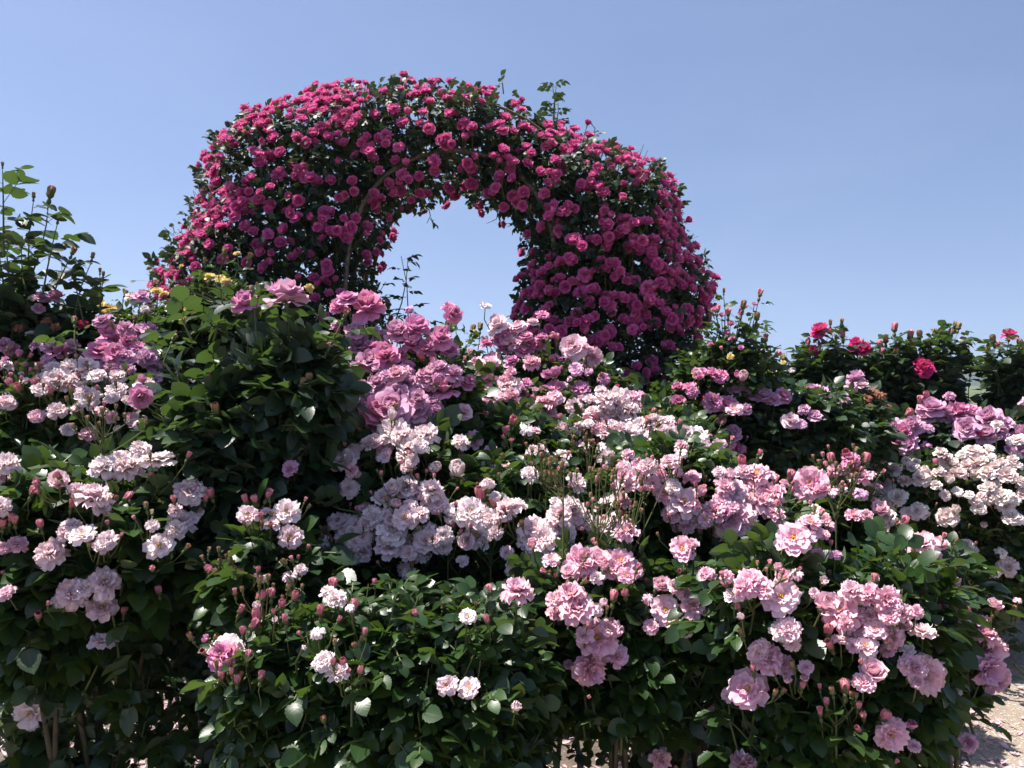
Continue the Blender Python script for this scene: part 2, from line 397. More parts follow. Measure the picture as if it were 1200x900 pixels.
# ------------------------------------------------------------------ bushes
CAMP = np.array([0, 0, H])
def make_bush(label, ells, d, mat='leaf', leaf=.055, near=True, shoots=90, blooms=(), buds=(), sprays=(), sticks=(), autobud=.6,
              kind='open', petals='pink', budm='bud_pink', bloom_name='bloom', fill=.5, group='rose bushes in the flower bed', cat='rose bush', basey=None, skirt=1., comp=0., extra=0, esz=(14, 27)):
    """ells: (px,py,rx px,ry px[,depth m, radius in depth m]); blooms: (px,py,diameter px[,kind,petals,facing])"""
    E = []
    for e in ells:
        dd = e[4] if len(e) > 4 else d
        c = at(e[0], e[1], dd); rx = e[2]/F*dd; rz = e[3]/F*dd
        ry = min(.4*(rx+rz), .34)
        E.append((at(e[0], e[1], dd+.55*ry), np.array([rx, ry, rz])))
    base = np.mean([c for c, r in E], axis=0)
    root = thing('rose_bush', label, cat, (base[0], base[1] if basey is None else basey, 0), group)
    rx0 = np.array(root.location)
    def surf(px, py):
        dr = at(px, py, 1.)-CAMP; best = None
        for c, r in E:
            o = (CAMP-c)/r; k = dr/r; A = k@k; B = o@k; C = o@o-1; D = B*B-A*C
            if D > 0:
                t = (-B-math.sqrt(D))/A
                if best is None or t < best[0]: best = (t, c, r)
        if best is None:
            c, r = min(E, key=lambda q: abs((q[0][0]-at(px, py, q[0][1])[0])/q[1][0])+abs((q[0][2]-at(px, py, q[0][1])[2])/q[1][2]))
            t = c[1]-.1*r[1]; return CAMP+dr*t, c, r
        return CAMP+dr*best[0], best[1], best[2]
    L = Leaves(); S = Tubes(); cull = []
    items = []; budi = []
    def bloom_at(px, py, dpx, k, pm, face, pull=.055):
        p, c, r = surf(px, py)
        rad = dpx/F*p[1]/2
        out = unit((p-c)/r); cam = unit(CAMP-p)
        ax = out*.35+np.array([0, 0, .75])+cam*.55+rng.normal(0, .22, 3)
        if face == 'f': ax = cam*.85+np.array([-.12, 0, .5])+rng.normal(0, .09, 3)
        if face == 's': ax = np.array([0, 0, 1.])+cam*.12+rng.normal(0, .12, 3)
        if face == 'd': ax = cam*.8+np.array([rng.uniform(-.6, .6), 0, -.25])
        ax = unit(ax); p = p+cam*(pull+rng.uniform(-.02, .03))
        scale = rad*.93*rng.uniform(.94, 1.08)
        items.append((k, pm, p, ax, scale, rng.uniform(0, 6.28)))
        cull.append((p, ax, rad*.9))
        q0 = p-ax*scale*.3; q3 = c+(p-c)*.55; q1 = q0-ax*.03+np.array([0, 0, -.012]); q2 = (q1+q3)/2+np.array([0, 0, -.02])
        S.add([q0, q1, q2, q3], [.0016, .0019, .0024, .003], 5)
        return p, ax, rad, q1
    def bud_at(p, ax, rad, start, bm):
        budi.append((bm, p, ax, rad, rng.uniform(0, 6.28)))
        m = (p+start)/2+np.array([0, 0, -.008])
        S.add([p-ax*rad*1.4, p-ax*rad*2.6, m, start], [.0011, .0011, .0013, .0016], 4)
    for b in blooms:
        px, py, dpx = b[:3]; k = b[3] if len(b) > 3 and b[3] else (kind if kind not in ('full', 'open') or rng.random() < .62 else str(rng.choice(['open', 'full', 'rosette']))); pm = b[4] if len(b) > 4 and b[4] else petals; fc = b[5] if len(b) > 5 else ''
        p, ax, rad, st = bloom_at(px, py, dpx, k, pm, fc)
        for q in range(rng.poisson(comp)):      # smaller neighbours in the same truss
            bloom_at(px+rng.normal(0, 1)*dpx*1.15, py+rng.normal(0, 1)*dpx*.6, dpx*rng.uniform(.5, .85), rng.choice([kind, 'full', 'open', 'spent', 'cup'], p=[.3, .25, .15, .15, .15]), pm, '')
        if rng.random() < autobud:
            for q in range(rng.integers(1, 4)):
                off = unit(rng.normal(0, 1, 3)+np.array([0, -.3, .5])); off = unit(off-ax*(off@ax)*.6)
                bp = p+off*(rad*rng.uniform(1.0, 1.6)+.008)
                bud_at(bp, unit(off*.6+np.array([0, 0, 1.])+rng.normal(0, .2, 3)), rng.uniform(.0036, .0066)*(1 if d < 2.4 else 1.1), st-ax*.02, budm if rng.random() < .7 else 'bud_green')
    for _ in range(extra):                 # further blooms all over the sunny top of the bush
        e = ells[rng.integers(0, len(ells))]; a = rng.uniform(0, math.pi); rr = math.sqrt(rng.random())
        bloom_at(e[0]+math.cos(a)*rr*e[2]*.9, e[1]-math.sin(a)*rr*e[3]*.95+.15*e[3], rng.uniform(*esz), rng.choice([kind, 'full', 'open', 'spent', 'cup'], p=[.3, .3, .2, .1, .1]), petals if rng.random() < .8 else ('pale' if petals == 'pink' else 'pink'), '')
    for b in buds:
        p, c, r = surf(b[0], b[1]); cam = unit(CAMP-p); p = p+cam*.04
        ax = unit(np.array([0, 0, 1.])+cam*.3+rng.normal(0, .3, 3)); rad = (b[2] if len(b) > 2 else 10)/F*p[1]/2/1.15
        bud_at(p, ax, rad, p-ax*.05+(c-p)*.15, budm)
    for b in sprays:                       # branching spray of small buds: px,py,height px,width px,count
        p, c, r = surf(b[0], b[1]); hh = b[2]/F*p[1]; ww = b[3]/F*p[1]; cam = unit(CAMP-p)
        root_p = p+cam*.03-np.array([0, 0, hh*.5]); S.add([root_p-[0, 0, hh*1.0], root_p, root_p+[0, 0, hh*.3]], [.0026, .0022, .0018], 5)
        for q in range(b[4]):
            bp = root_p+np.array([rng.normal(0, ww*.32), rng.normal(0, ww*.32), hh*rng.uniform(.45, 1.05)])
            bud_at(bp, unit(np.array([0, 0, 1.])+(bp-root_p)*3+rng.normal(0, .15, 3)), rng.uniform(.0040, .0062), root_p+[0, 0, hh*rng.uniform(-.1, .35)], 'bud_green' if rng.random() < .75 else budm)
    def shoot(p0, p1, n, lf, tip=None):
        p0 = np.array(p0); p1 = np.array(p1); ax = unit(p1-p0); ln = np.linalg.norm(p1-p0)
        bend = rng.normal(0, .05, 3)*ln
        P = lambda t: p0+(p1-p0)*t+bend*4*t*(1-t)
        S.add([P(0), P(.35), P(.7), P(1)], [.0035, .0028, .0022, .0014], 5)
        az = rng.uniform(0, 6.28)
        a = unit(np.cross(ax, [.2, .1, 1.0] if abs(ax[2]) < .9 else [1., .1, 0])); b = np.cross(ax, a)
        tb = rng.beta(2, 2.2)
        ps, ds, ns, ls, ts = [], [], [], [], []
        for i in range(n):
            t = (i+.6)/n; az += 2.4+rng.normal(0, .3)
            o = math.cos(az)*a+math.sin(az)*b
            dr = unit(o+ax*.35+np.array([0, 0, .15])+rng.normal(0, .12, 3))
            ps.append(P(t)); ds.append(dr); ns.append(ax*.6+np.array([0, 0, 1.])*.8+o*.1+rng.normal(0, .25, 3)); ls.append(lf*rng.uniform(.75, 1.1)*(1 if t < .85 else .7)); ts.append(np.clip(tb*.7+.35*t*rng.random(), 0, 1))
        L.compound(np.array(ps), np.array(ds), np.array(ns), np.array(ls), np.array(ts), 5)
        if tip:
            bud_at(p1+ax*.012, ax, tip, p1-ax*.01, 'bud_green' if rng.random() < .5 else budm)
    area = [r[0]*r[2]+r[0]*r[1]+r[1]*r[2] for c, r in E]; tot = sum(area)
    for (c, r), ar in zip(E, area):
        for _ in range(max(6, int(shoots*ar/tot))):
            v = unit(rng.normal(0, 1, 3)); v[2] = v[2] if v[2] > -.35 else -v[2]
            if v[1] > .2 and rng.random() < .45: v[1] = -v[1]
            tip = c+v*r*rng.uniform(.74, 1.10); g = unit(unit(v*r)*.5+np.array([0, 0, .85])+rng.normal(0, .22, 3))
            shoot(tip-g*rng.uniform(.16, .26)*leaf/.055, tip, int(rng.integers(4, 7)), leaf, rng.uniform(.004, .006) if rng.random() < .06 else None)
        k = int(shoots*fill*ar/tot*5)
        v = unit(rng.normal(0, 1, (k, 3)))*rng.uniform(.35, .95, (k, 1)); 
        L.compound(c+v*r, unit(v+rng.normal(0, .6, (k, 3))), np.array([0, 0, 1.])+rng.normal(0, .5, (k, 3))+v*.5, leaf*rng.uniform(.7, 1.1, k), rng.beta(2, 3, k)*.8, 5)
        if skirt:                           # the lower, barer part of the bush down to the soil
            zlow = c[2]-r[2]*.4
            k = int(skirt*shoots*.9*ar/tot*min(2.2, max(zlow, .1)/.5))
            if zlow > .15:
                P = c+unit(rng.normal(0, 1, (k, 3)))*r*np.array([.85, .85, 0])*rng.uniform(.2, 1, (k, 1)); P[:, 2] = rng.uniform(min(.34 if d < 3 and skirt <= 1 else .10, zlow*.5), zlow, k)
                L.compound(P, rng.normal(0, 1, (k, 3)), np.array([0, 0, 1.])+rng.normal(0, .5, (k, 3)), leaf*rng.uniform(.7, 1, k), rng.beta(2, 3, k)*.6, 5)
    for s_ in sticks:                      # long shoots against the sky: x0,y0,x1,y1,leaves[,depth,bud px]
        dd = s_[5] if len(s_) > 5 and s_[5] else d
        shoot(at(s_[0], s_[1], dd), at(s_[2], s_[3], dd+rng.uniform(-.05, .05)), s_[4], leaf, (s_[6] if len(s_) > 6 else 7)/F*dd/2)
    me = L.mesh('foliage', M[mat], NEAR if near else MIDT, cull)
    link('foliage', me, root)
    tw_ = S.obj('twigs', M['stem'], root); tw_['kind'] = 'stuff'
    for (c, r) in E:                       # woody canes from the soil
        for q in range(3):
            T = Tubes(); b0 = np.array([base[0]+rng.normal(0, .05), rx0[1]+rng.normal(0, .05), .0]); e = c+rng.normal(0, .3, 3)*r
            T.add([b0, b0*.6+e*.4+[0, 0, .05], e], [.009, .007, .004], 6); T.obj('cane', M['cane'], root)
    items.sort(key=lambda i: -i[4])
    for i, (k, pm, p, ax, s_, spin) in enumerate(items):
        o = link(bloom_name, flower_mesh(k, pm, i % 4), root, Vector(p-rx0))
        o.rotation_euler = rot_to(ax, spin).to_euler(); o.scale = (s_*rng.uniform(.9, 1.06), s_*rng.uniform(.9, 1.06), s_*rng.uniform(.65, 1.4))
        if k in ('open', 'full') and pm in ('pink', 'pale', 'cream') and s_*F/p[1] > 10:
            st = link('stamens', stamen_mesh(i), o, Vector((0, 0, 0)))
    budi.sort(key=lambda i: -i[3]/i[1][1])
    for i, (bm, p, ax, rad, spin) in enumerate(budi[:100]):
        o = link('bud', bud_mesh(bm, int(rng.integers(0, 3))), root, Vector(p-rx0)); o.rotation_euler = rot_to(ax, spin).to_euler(); o.scale = (rad,)*3
    if len(budi) > 100:
        for bmn in sorted(set(b[0] for b in budi[100:])):
            merged('bud', [(bud_mesh(bm, 0), p, rot_to(ax, sp), rad) for bm, p, ax, rad, sp in budi[100:] if bm == bmn], root, [M[bmn], M['sepal']])
    return root

# ------------------------------------------------------------------ front row
make_bush('pale pink rose bush at the front left corner with nearly white open blooms', [(60,690,115,105),(150,640,90,85),(60,600,85,55)], 1.8, skirt=1.6,
  shoots=187, leaf=.05, kind='full', petals='pale',
  blooms=[(69,567,36),(110,585,46,'','','s'),(122,548,44),(150,550,42),(185,541,44,'','','s'),(165,526,26),(140,540,30),(60,650,38,'','','f'),(98,628,34),(78,625,24),(125,634,26),(123,685,42,'','','f'),(85,697,38),(120,713,44,'open','','f'),(98,690,30),
   (222,578,38),(213,612,36),(187,640,38,'open','','f'),(178,617,20),(205,622,26),(38,835,42,'open','','d'),(8,545,34),(0,560,24),(70,705,20),(232,600,18)],
  buds=[(36,582),(83,597),(49,621),(18,615),(12,612),(144,588),(77,711,14),(45,725),(145,722),(3,620),(187,698),(249,584),(235,578),(240,590)],
  sprays=[(122,500,70,70,16)], comp=0.3, extra=10, autobud=.5)
make_bush('small pale rose bush right of the front left bush, three round blooms on top', [(315,690,60,80)], 1.75,
  shoots=57, leaf=.048, kind='open', petals='pale',
  blooms=[(291,605,28,'','','f'),(336,601,36,'','','f'),(341,630,34,'','','f'),(318,616,24),(312,600,16),(340,674,24,'spent'),(352,668,16),(244,668,16,'cup','rose'),(310,682,16,'cup'),(300,675,12,'cup','rose')],
  buds=[(301,590),(312,585),(257,678),(280,680),(270,690),(290,592)], sprays=[(270,665,40,40,7)], autobud=1)
make_bush('broad leafy rose bush at the front centre, one yellow-eyed pink bloom at its left edge', [(450,815,150,140),(345,805,90,100),(550,815,95,130)], 1.55, skirt=1.3,
  shoots=270, extra=6, esz=(20, 34), leaf=.040, kind="open", petals='pale', bloom_name='bloom',
  blooms=[(266,762,48,'open','','f'),(262,770,40,'full','rose'),(243,750,20,'cup','rose'),(395,703,28,'full'),(372,740,26,'spent'),(384,695,22),(300,712,18,'cup'),(322,728,16,'cup'),(410,712,18,'spent'),(355,760,12,'cup'),(606,696,42,'full','pink','s')],
  buds=[(278,803),(261,799),(305,799),(294,740,13),(302,731,13),(331,715),(391,694,13),(376,723,12),(414,717,12),(403,783),(405,795),(422,791),(488,725),(285,745),(280,720),(345,705),(318,702),(308,705),(335,732),(572,732),(575,698),(290,775),(270,785)],
  sprays=[(310,712,60,80,12),(275,790,40,45,7),(412,775,50,40,5)], autobud=.3, fill=.55)
make_bush('mid pink rose bush right of centre, a stacked trio of blooms low in front', [(740,770,105,88),(690,712,105,62),(810,750,70,90)], 1.75, skirt=False,
  shoots=237, leaf=.041, kind='open', petals='pink', fill=.8,
  blooms=[(681,662,46,'full'),(700,657,40),(727,661,42),(734,675,26),(667,672,30),(715,668,30),(670,700,42,'full'),(676,715,44,'full'),(651,720,26),(700,749,50,'open','','f'),(689,783,44,'full','','d'),(723,771,34),(712,738,26),(685,745,24),(715,728,16,'cup'),
   (780,715,42,'open','','f'),(812,711,36,'open','','f'),(776,688,26),(795,690,28),(803,699,20),(839,840,38,'full','','f'),(774,889,28,'full','','d'),(800,643,36,'open','','f'),(811,640,22),(745,672,20)],
  buds=[(718,707,12),(733,700,11),(840,707,13),(836,681,13),(768,690),(845,703)], sprays=[(700,600,100,80,16),(735,615,110,70,18),(660,560,60,60,12)], comp=0.3, extra=10, autobud=.5)
make_bush('deep pink rose bush at the front right beside the gravel path, heavy with blooms', [(960,815,125,140),(1018,795,76,120),(900,705,85,65),(1035,712,75,60)], 1.6, skirt=1.3,
  shoots=300, leaf=.041, kind='full', petals='pink', fill=.8,
  blooms=[(930,632,52,'open','','f'),(945,622,38),(950,612,26),(879,683,42,'full'),(872,690,30),(894,690,32),(916,700,50,'open','','f'),(911,668,20,'cup'),(935,672,20,'spent'),(915,740,30,'open','pale','f'),(928,752,24,'open','pale','d'),
   (877,808,52,'open','','f'),(899,772,42),(888,765,30),(916,779,32),(924,798,24,'cup'),(941,796,20,'cup'),(984,719,54,'open','','f'),(965,712,36),(998,694,30),(1020,698,34),(1039,704,38),(1018,722,30),(1043,722,28),(1005,735,28),(1030,738,26),(1060,735,22),
   (985,751,26,'open','pale','s'),(1081,742,34,'open','pale','s'),(1047,747,32),(1015,760,32,'open','pale'),(1000,757,20),(1084,789,50,'full','','d'),(1070,783,34),(1024,790,40),(1012,800,30),(1043,860,42,'open','','d'),(1037,842,24,'cup'),(1066,853,26,'cup','rose'),(1050,850,26),(871,897,36,'full','','s'),
   (1064,762,18,'open','pale'),(1040,762,20),(1134,870,22,'full','mauve','d'),(958,650,18,'open','mauve')],
  buds=[(990,815,16),(1005,832),(962,841),(1012,842),(945,764),(969,747,14),(975,762,12),(1026,685),(1026,733,16),(855,690),(1032,845,14)],
  sprays=[(980,830,40,50,6)], comp=0.3, extra=10, autobud=.35)
make_bush('pink rose bush leaning over the path edge with mauve pink blooms at its right tip', [(1095,700,50,50),(1120,765,32,36)], 1.75, skirt=False,
  shoots=75, leaf=.041, kind='full', petals='pink',
  blooms=[(1081,640,36),(1100,642,30),(1092,655,32),(1100,670,28),(1081,681,28),(1113,684,28),(1111,702,22),(1122,724,34,'full','pale'),(1105,720,26,'full','pale'),(1165,711,24),(1150,728,18),(1156,784,46,'open','mauve','d'),(1158,760,42,'full','pink'),(1171,790,34,'open','pink','d'),(1098,690,20),(1122,809,16,'spent','pale')],
  buds=[(1136,726,14),(1090,700,12),(1057,619,12),(1130,715)], sprays=[(1165,722,30,60,9)], comp=0.3, autobud=.4)
# ------------------------------------------------------------------ second row
make_bush('tall dark big-leaved rose bush left of centre, lavender blooms high on its crown', [(285,528,90,98),(250,640,100,125),(340,455,60,58)], 1.95,
  mat='leaf_dark', skirt=.5, shoots=270, leaf=.052, kind='tea', petals='mauve', fill=1.0, budm='bud_green',
  blooms=[(335,352,52,'tea','','s'),(288,358,36,'tea','rose'),(340,549,22,'full'),(165,465,30,'tea','rose','d'),(168,449,20,'cup','rose')],
  buds=[(254,487,12),(352,458,12),(362,450)], sticks=[(250,400,262,345,6),(300,390,296,350,5),(225,400,213,372,6,1.85),(380,420,400,378,5)], autobud=0)
make_bush('pale apricot pink rose bush at the left edge behind the front one', [(60,510,90,75),(130,500,50,60)], 2.3,
  shoots=150, leaf=.038, kind='full', petals='pale',
  blooms=[(100,430,34,'open'),(84,434,32),(64,447,34),(50,444,26),(104,467,32,'open','','f'),(80,452,30),(136,458,28),(138,443,22),(70,440,24),(115,440,24),(92,445,26),(4,430,20),(30,447,14),(22,418,16,'cup','rose'),(150,470,16)],
  buds=[(10,440),(15,455),(40,455),(25,460),(60,465),(45,435)], sprays=[(20,450,40,50,10),(60,462,40,40,8)], comp=.75, extra=18, autobud=.7)
make_bush('pale pink rose bush in the middle of the bed, its blooms in tight trusses', [(500,620,115,80),(610,620,95,90),(430,640,70,60)], 2.05,
  shoots=212, leaf=.038, kind='full', petals='pale',
  blooms=[(411,622,46),(396,615,30),(385,648,32),(425,630,30),(460,622,40),(500,634,42,'open','','f'),(475,572,46),(462,577,30),(490,575,24),(505,577,32),(512,590,32),(462,594,24,'cup','pink'),(475,608,38),(458,610,24),(487,620,20,'cup'),(457,642,42),(475,640,34),(495,650,26),(552,602,52),(540,610,30),(572,612,38),(560,630,38),(545,635,28),(600,597,38,'open','','s'),
   (627,622,48),(637,634,46),(652,618,30),(615,635,26),(670,600,42),(655,605,34),(685,612,28),(662,625,32),(580,625,20),(430,613,24),(520,628,24),(605,667,32),(620,663,20)],
  buds=[(438,635,14),(440,622,12),(566,590,16),(580,598,14),(372,640,14),(390,658,12),(398,652,12),(421,655,14),(410,640,12),(520,645,12),(530,622,12),(500,655,12)],
  sprays=[(640,550,50,45,14),(690,545,50,40,12),(575,640,50,60,14),(525,640,40,50,9),(400,645,50,60,14)], comp=.75, extra=34, autobud=.8)
make_bush('pale rose bush with dark glossy leaves and one white bloom held alone above it', [(600,540,85,60),(530,560,60,60)], 2.35,
  shoots=137, leaf=.038, kind='full', petals='pale',
  blooms=[(597,549,42,'full','pale','s'),(544,578,34,'full','pink','d'),(554,516,30,'open','pink','f'),(527,521,28,'open','pink'),(520,552,36),(517,536,28),(537,500,22),(528,497,18),(512,527,18),(545,545,12,'cup'),(600,517,10,'cup','rose')],
  buds=[(599,499,11),(592,512),(515,518,13),(545,544,12)], sprays=[(640,560,40,40,6)], extra=16, autobud=.4)
make_bush('pale rose bush with a cream flushed truss in front of the purple blooms', [(430,560,50,50),(490,560,50,60)], 2.1,
  shoots=75, leaf=.05, kind='full', petals='pale',
  blooms=[(460,506,44),(439,520,36),(480,527,36),(470,513,30),(455,537,26,'cup','pink'),(487,515,24),(476,535,28),(402,542,38,'open','pale'),(395,530,24,'open','pale'),(387,532,26,'cup','pink'),(405,523,16,'cup','pink'),(413,532,22),(483,540,18)],
  buds=[(420,508,12),(413,505,12),(400,515)], sticks=[(440,600,385,590,4,1.95)], comp=.75, extra=10, autobud=.6)
make_bush('mid pink rose bush right of centre with a crowd of blooms in stacked trusses', [(810,600,85,65),(870,630,70,60),(780,560,70,50)], 2.0,
  shoots=175, leaf=.038, kind='full', petals='pink',
  blooms=[(855,606,54,'full','','f'),(838,600,36),(887,558,40),(872,553,26),(893,588,46),(905,582,34),(862,575,34),(850,572,26),(845,588,26),(880,570,28),(873,610,30),(950,567,48,'full','','f'),(958,577,34),(800,590,44),(790,598,30),(815,596,24,'cup','rose'),(803,604,28),(830,603,30,'full','pale'),(823,610,26,'full','pale'),
   (780,580,28),(792,575,20),(733,562,38),(745,565,26),(725,586,24,'full','pale'),(765,567,20),(700,618,32,'full','pale'),(718,620,32,'full','pale'),(730,612,22),(786,542,26),(920,568,16),(790,607,18)],
  buds=[(868,548,12),(925,565,12),(907,570,11),(830,615,12),(778,562,13),(820,628,12)], sprays=[(755,560,50,50,10),(980,580,70,50,14),(640,560,30,30,6)], comp=.75, extra=30, autobud=.6)
make_bush('pink and mauve rose bush standing alone behind the front right blooms, tall green flower stalks', [(985,620,50,60)], 2.2,
  shoots=56, leaf=.05, kind='full', petals='pink',
  blooms=[(997,541,22,'full','rose'),(978,553,20),(987,552,18),(1010,560,26),(1003,551,20,'full','mauve'),(1003,533,18,'spent','mauve'),(1018,557,18),(1010,577,26,'spent','mauve'),(1030,600,28),(1028,570,14),(1040,606,26,'full','pale'),(1035,620,18)],
  buds=[(975,545,11),(992,535,11),(1013,545,11)], sprays=[(985,575,90,50,14)], extra=8, autobud=.8)
make_bush('pale pink rose bush behind the central trusses, crowded with frilled blooms', [(770,530,75,50),(700,530,60,45),(830,560,40,40)], 2.5,
  shoots=150, leaf=.038, kind='full', petals='pale',
  blooms=[(722,474,42,'full','pale','f'),(712,470,30),(735,482,34),(702,484,26,'full','pale'),(727,490,26),(740,468,26,'full','pink'),(710,487,26),(712,501,24,'full','pink'),(700,503,18,'full','pink'),(737,508,38),(750,500,26),(745,518,26),(728,505,24),(672,500,34),(660,505,26),(654,512,32,'full','pink'),(674,527,28),(665,520,22),
   (780,495,26),(775,505,22),(784,511,26),(812,517,42,'full','','f'),(802,510,26),(822,525,26),(765,523,34),(755,520,24),(775,530,28),(786,543,26),(793,528,20),(815,552,36),(825,558,24),(833,553,22),(806,556,20),(842,523,22),(765,557,20),(798,536,16)],
  buds=[(660,497),(690,497),(700,495),(760,500),(840,550),(820,545)], sprays=[(690,520,30,40,6),(845,540,30,30,6)], comp=.75, extra=30, autobud=.4)
make_bush('pale rose bush left of the lone lavender bloom with soft pink trusses', [(580,500,65,50),(640,500,55,45)], 2.65,
  shoots=125, leaf=.038, kind='full', petals='pink',
  blooms=[(560,441,40),(550,438,28),(572,446,28),(557,427,24),(597,455,30,'full','pale'),(592,448,22),(600,466,24),(589,465,22),(545,477,30),(537,483,30),(556,468,24),(570,463,20),(535,445,20),(639,474,32,'full','pink','s'),(680,470,18,'cup'),(530,430,22),(576,424,24),(560,472,18)],
  buds=[(575,470),(585,475),(620,480)], sprays=[(610,490,30,40,8)], comp=.75, extra=34, autobud=.5)
make_bush('mauve rose bush left of the arch opening with huge ruffled purple pink blooms', [(450,490,80,80),(500,478,60,58)], 2.3,
  mat='leaf', shoots=137, leaf=.055, kind='tea', petals='mauve',
  blooms=[(408,352,36,'tea','rose','s'),(432,364,44,'tea','rose'),(398,362,24,'tea','rose'),(415,390,26),(467,393,32),(487,388,34,'tea','rose'),(484,405,30,'tea','rose'),(440,411,38,'tea','rose'),(452,422,42,'tea','rose'),(433,424,36),(421,406,30),(422,432,24),(466,418,26,'tea','rose'),(500,412,28,'tea','rose'),(517,400,30,'tea','rose'),(527,412,26,'tea','rose'),(513,433,28),(470,443,30),(480,450,24),(497,440,24,'tea','rose'),
   (520,460,38,'tea','rose','s'),(510,450,26,'cup','rose'),(503,447,28),(460,480,52,'tea','','f'),(476,494,50,'tea'),(440,484,42,'tea','rose'),(487,508,42),(433,474,34),(450,498,40),(466,466,40),(490,480,34),(493,547,22),(515,515,16,'cup','hot'),(447,395,24),(530,440,22),(425,455,20),(442,450,24),(500,490,22,'spent'),(490,470,24)],
  buds=[(500,425,12),(395,395,11),(508,432,11)], comp=.75, extra=14, autobud=.15, budm='bud_pink')
# ------------------------------------------------------------------ back rows
make_bush('light pink tea rose bush at the foot of the arch opening', [(620,462,58,44),(680,466,60,42)], 2.8,
  shoots=112, leaf=.041, kind='tea', petals='rose', 
  blooms=[(585,384,28,'tea','pale'),(594,392,24,'tea','pink'),(608,384,26,'tea','pink'),(627,407,26,'full','rose'),(603,403,24,'full','pink'),(593,409,22),(612,413,22),(577,423,26,'tea','pink'),(623,427,24,'full','pink'),(600,425,22),(650,417,16,'spent'),(585,400,20),(616,395,20),(640,440,16),(570,405,18),(672,408,36,'tea','pink','f'),(695,418,26,'full','pink','d'),(687,410,16,'full','pink'),(675,433,22,'open','mauve','f'),(690,437,14,'open','mauve'),(665,422,12,'cup'),(723,454,13,'cup','hot'),(660,452,14,'full','pink')],
  buds=[(645,425,9)], sticks=[(650,460,652,405,4),(610,430,640,400,3)], comp=.6, extra=14, autobud=.3)
make_bush('tall rose bush at the far left edge with dark shoots against the sky', [(5,392,60,62),(75,408,42,42)], 2.8,
  mat='leaf_dark', shoots=137, leaf=.062, kind='tea', petals='mauve', budm='bud_green',
  blooms=[(50,350,22),(65,350,22,'tea','rose'),(45,362,16),(37,392,16,'open','cream'),(37,350,10,'open','cream'),(55,375,18,'spent','brown'),(65,382,16,'spent','brown'),(97,378,20,'spent','red'),(22,383,16,'spent','brown'),(5,405,20),(14,410,20,'tea','rose'),(16,315,12,'cup','red')],
  sticks=[(4,300,3,200,9,2.4,4),(-30,320,-12,230,8,2.4),(35,330,39,237,6,0,5),(38,320,57,237,5,0,10),(50,345,67,263,6,0,6),(15,350,10,285,6),(60,350,82,303,5),(30,340,25,290,6),(5,340,-5,280,6),(90,385,107,307,5,0,5),(100,390,88,332,6),(115,390,117,324,2,0,4),(120,390,121,328,2,0,4)], autobud=0)
make_bush('yellow rose bush behind the lavender crown, its small blooms at the foot of the arch', [(170,400,70,40),(260,370,60,45)], 2.95,
  shoots=137, leaf=.036, kind='full', petals='yellow', near=False, budm='bud_green',
  blooms=[(118,360,20),(130,364,18),(122,367,14),(184,341,16),(192,345,12),(212,352,20,'full','cream'),(222,364,18),(230,368,14),(246,325,14),(258,328,16),(266,330,14),(278,297,9),(362,338,13),(155,350,18,'full','cream'),(170,363,12,'full','cream'),(213,313,8),(137,370,12),(215,375,14)],
  buds=[(146,346,5),(240,310,6)], sprays=[(250,345,20,50,8)], sticks=[(150,385,146,347,3,0,4),(255,360,262,305,5),(275,360,290,310,5)], autobud=.3)
make_bush('lavender pink rose bush above the apricot pink ones at the left', [(150,440,45,40)], 2.5,
  shoots=45, leaf=.041, kind='tea', petals='mauve',
  blooms=[(122,378,26),(131,397,34,'tea','rose'),(119,413,38,'tea','rose'),(137,419,30,'tea','rose'),(147,388,22),(165,390,26,'tea','mauve'),(175,388,20),(72,412,24,'spent'),(55,420,22,'spent'),(60,408,20),(85,405,18),(150,402,24,'tea','rose')], comp=.75, extra=18, autobud=.1, budm='bud_green',
  sticks=[(190,430,200,405,4,2.2),(90,410,88,385,3,2.2)])
make_bush('small rose bush seen through the arch opening with bare buds on top', [(530,432,45,24),(600,436,60,18)], 5.2,
  shoots=75, leaf=.05, near=False, kind='full', petals='yellow', budm='bud_green', blooms=[(557,388,7),(515,425,10),(545,430,10,'full','pink')],
  sticks=[(503,405,500,383,3,0,4),(512,405,510,384,3,0,4),(535,405,534,386,3,0,4),(548,405,552,392,4),(520,410,523,388,4),(560,410,562,390,4)], autobud=.1)
make_bush('lavender rose bush with dense dark foliage right of the arch', [(890,510,75,55),(850,495,50,45),(950,505,60,55)], 3.3,
  mat='leaf_dark', shoots=237, leaf=.048, kind='tea', petals='mauve', near=False,
  blooms=[(860,456,26),(870,459,20),(883,463,24),(897,467,28),(890,458,18),(917,465,24,'tea','rose'),(907,470,18),(852,474,26,'tea','rose'),(843,478,18,'tea','rose'),(833,470,22,'tea','red'),(858,508,24),(852,520,18),(862,528,26,'tea','rose'),(850,532,18,'tea','rose'),(938,497,18,'open'),(955,488,20),(845,492,14,'full','rose'),(796,470,16,'full','rose'),(780,473,16,'full','mauve'),(763,477,18,'full','rose'),(757,470,18,'full','rose')],
  buds=[(830,460,9)], extra=6, autobud=.1)
make_bush('rose bush with pale lavender blooms and withered brown sprays in the right middle', [(990,498,46,46)], 4.2,
  mat='leaf_dark', shoots=137, leaf=.06, kind='tea', petals='mauve', near=False,
  blooms=[(1003,447,26),(1010,452,20,'tea','pale'),(998,455,18),(960,461,24),(953,458,16),(992,473,18),(985,480,16),(1025,458,20,'spent','brown'),(1033,462,18,'spent','brown'),(1018,465,18,'spent','brown'),(1040,475,16,'spent','brown'),(1020,475,14,'spent','brown')], autobud=.1, budm='bud_green')
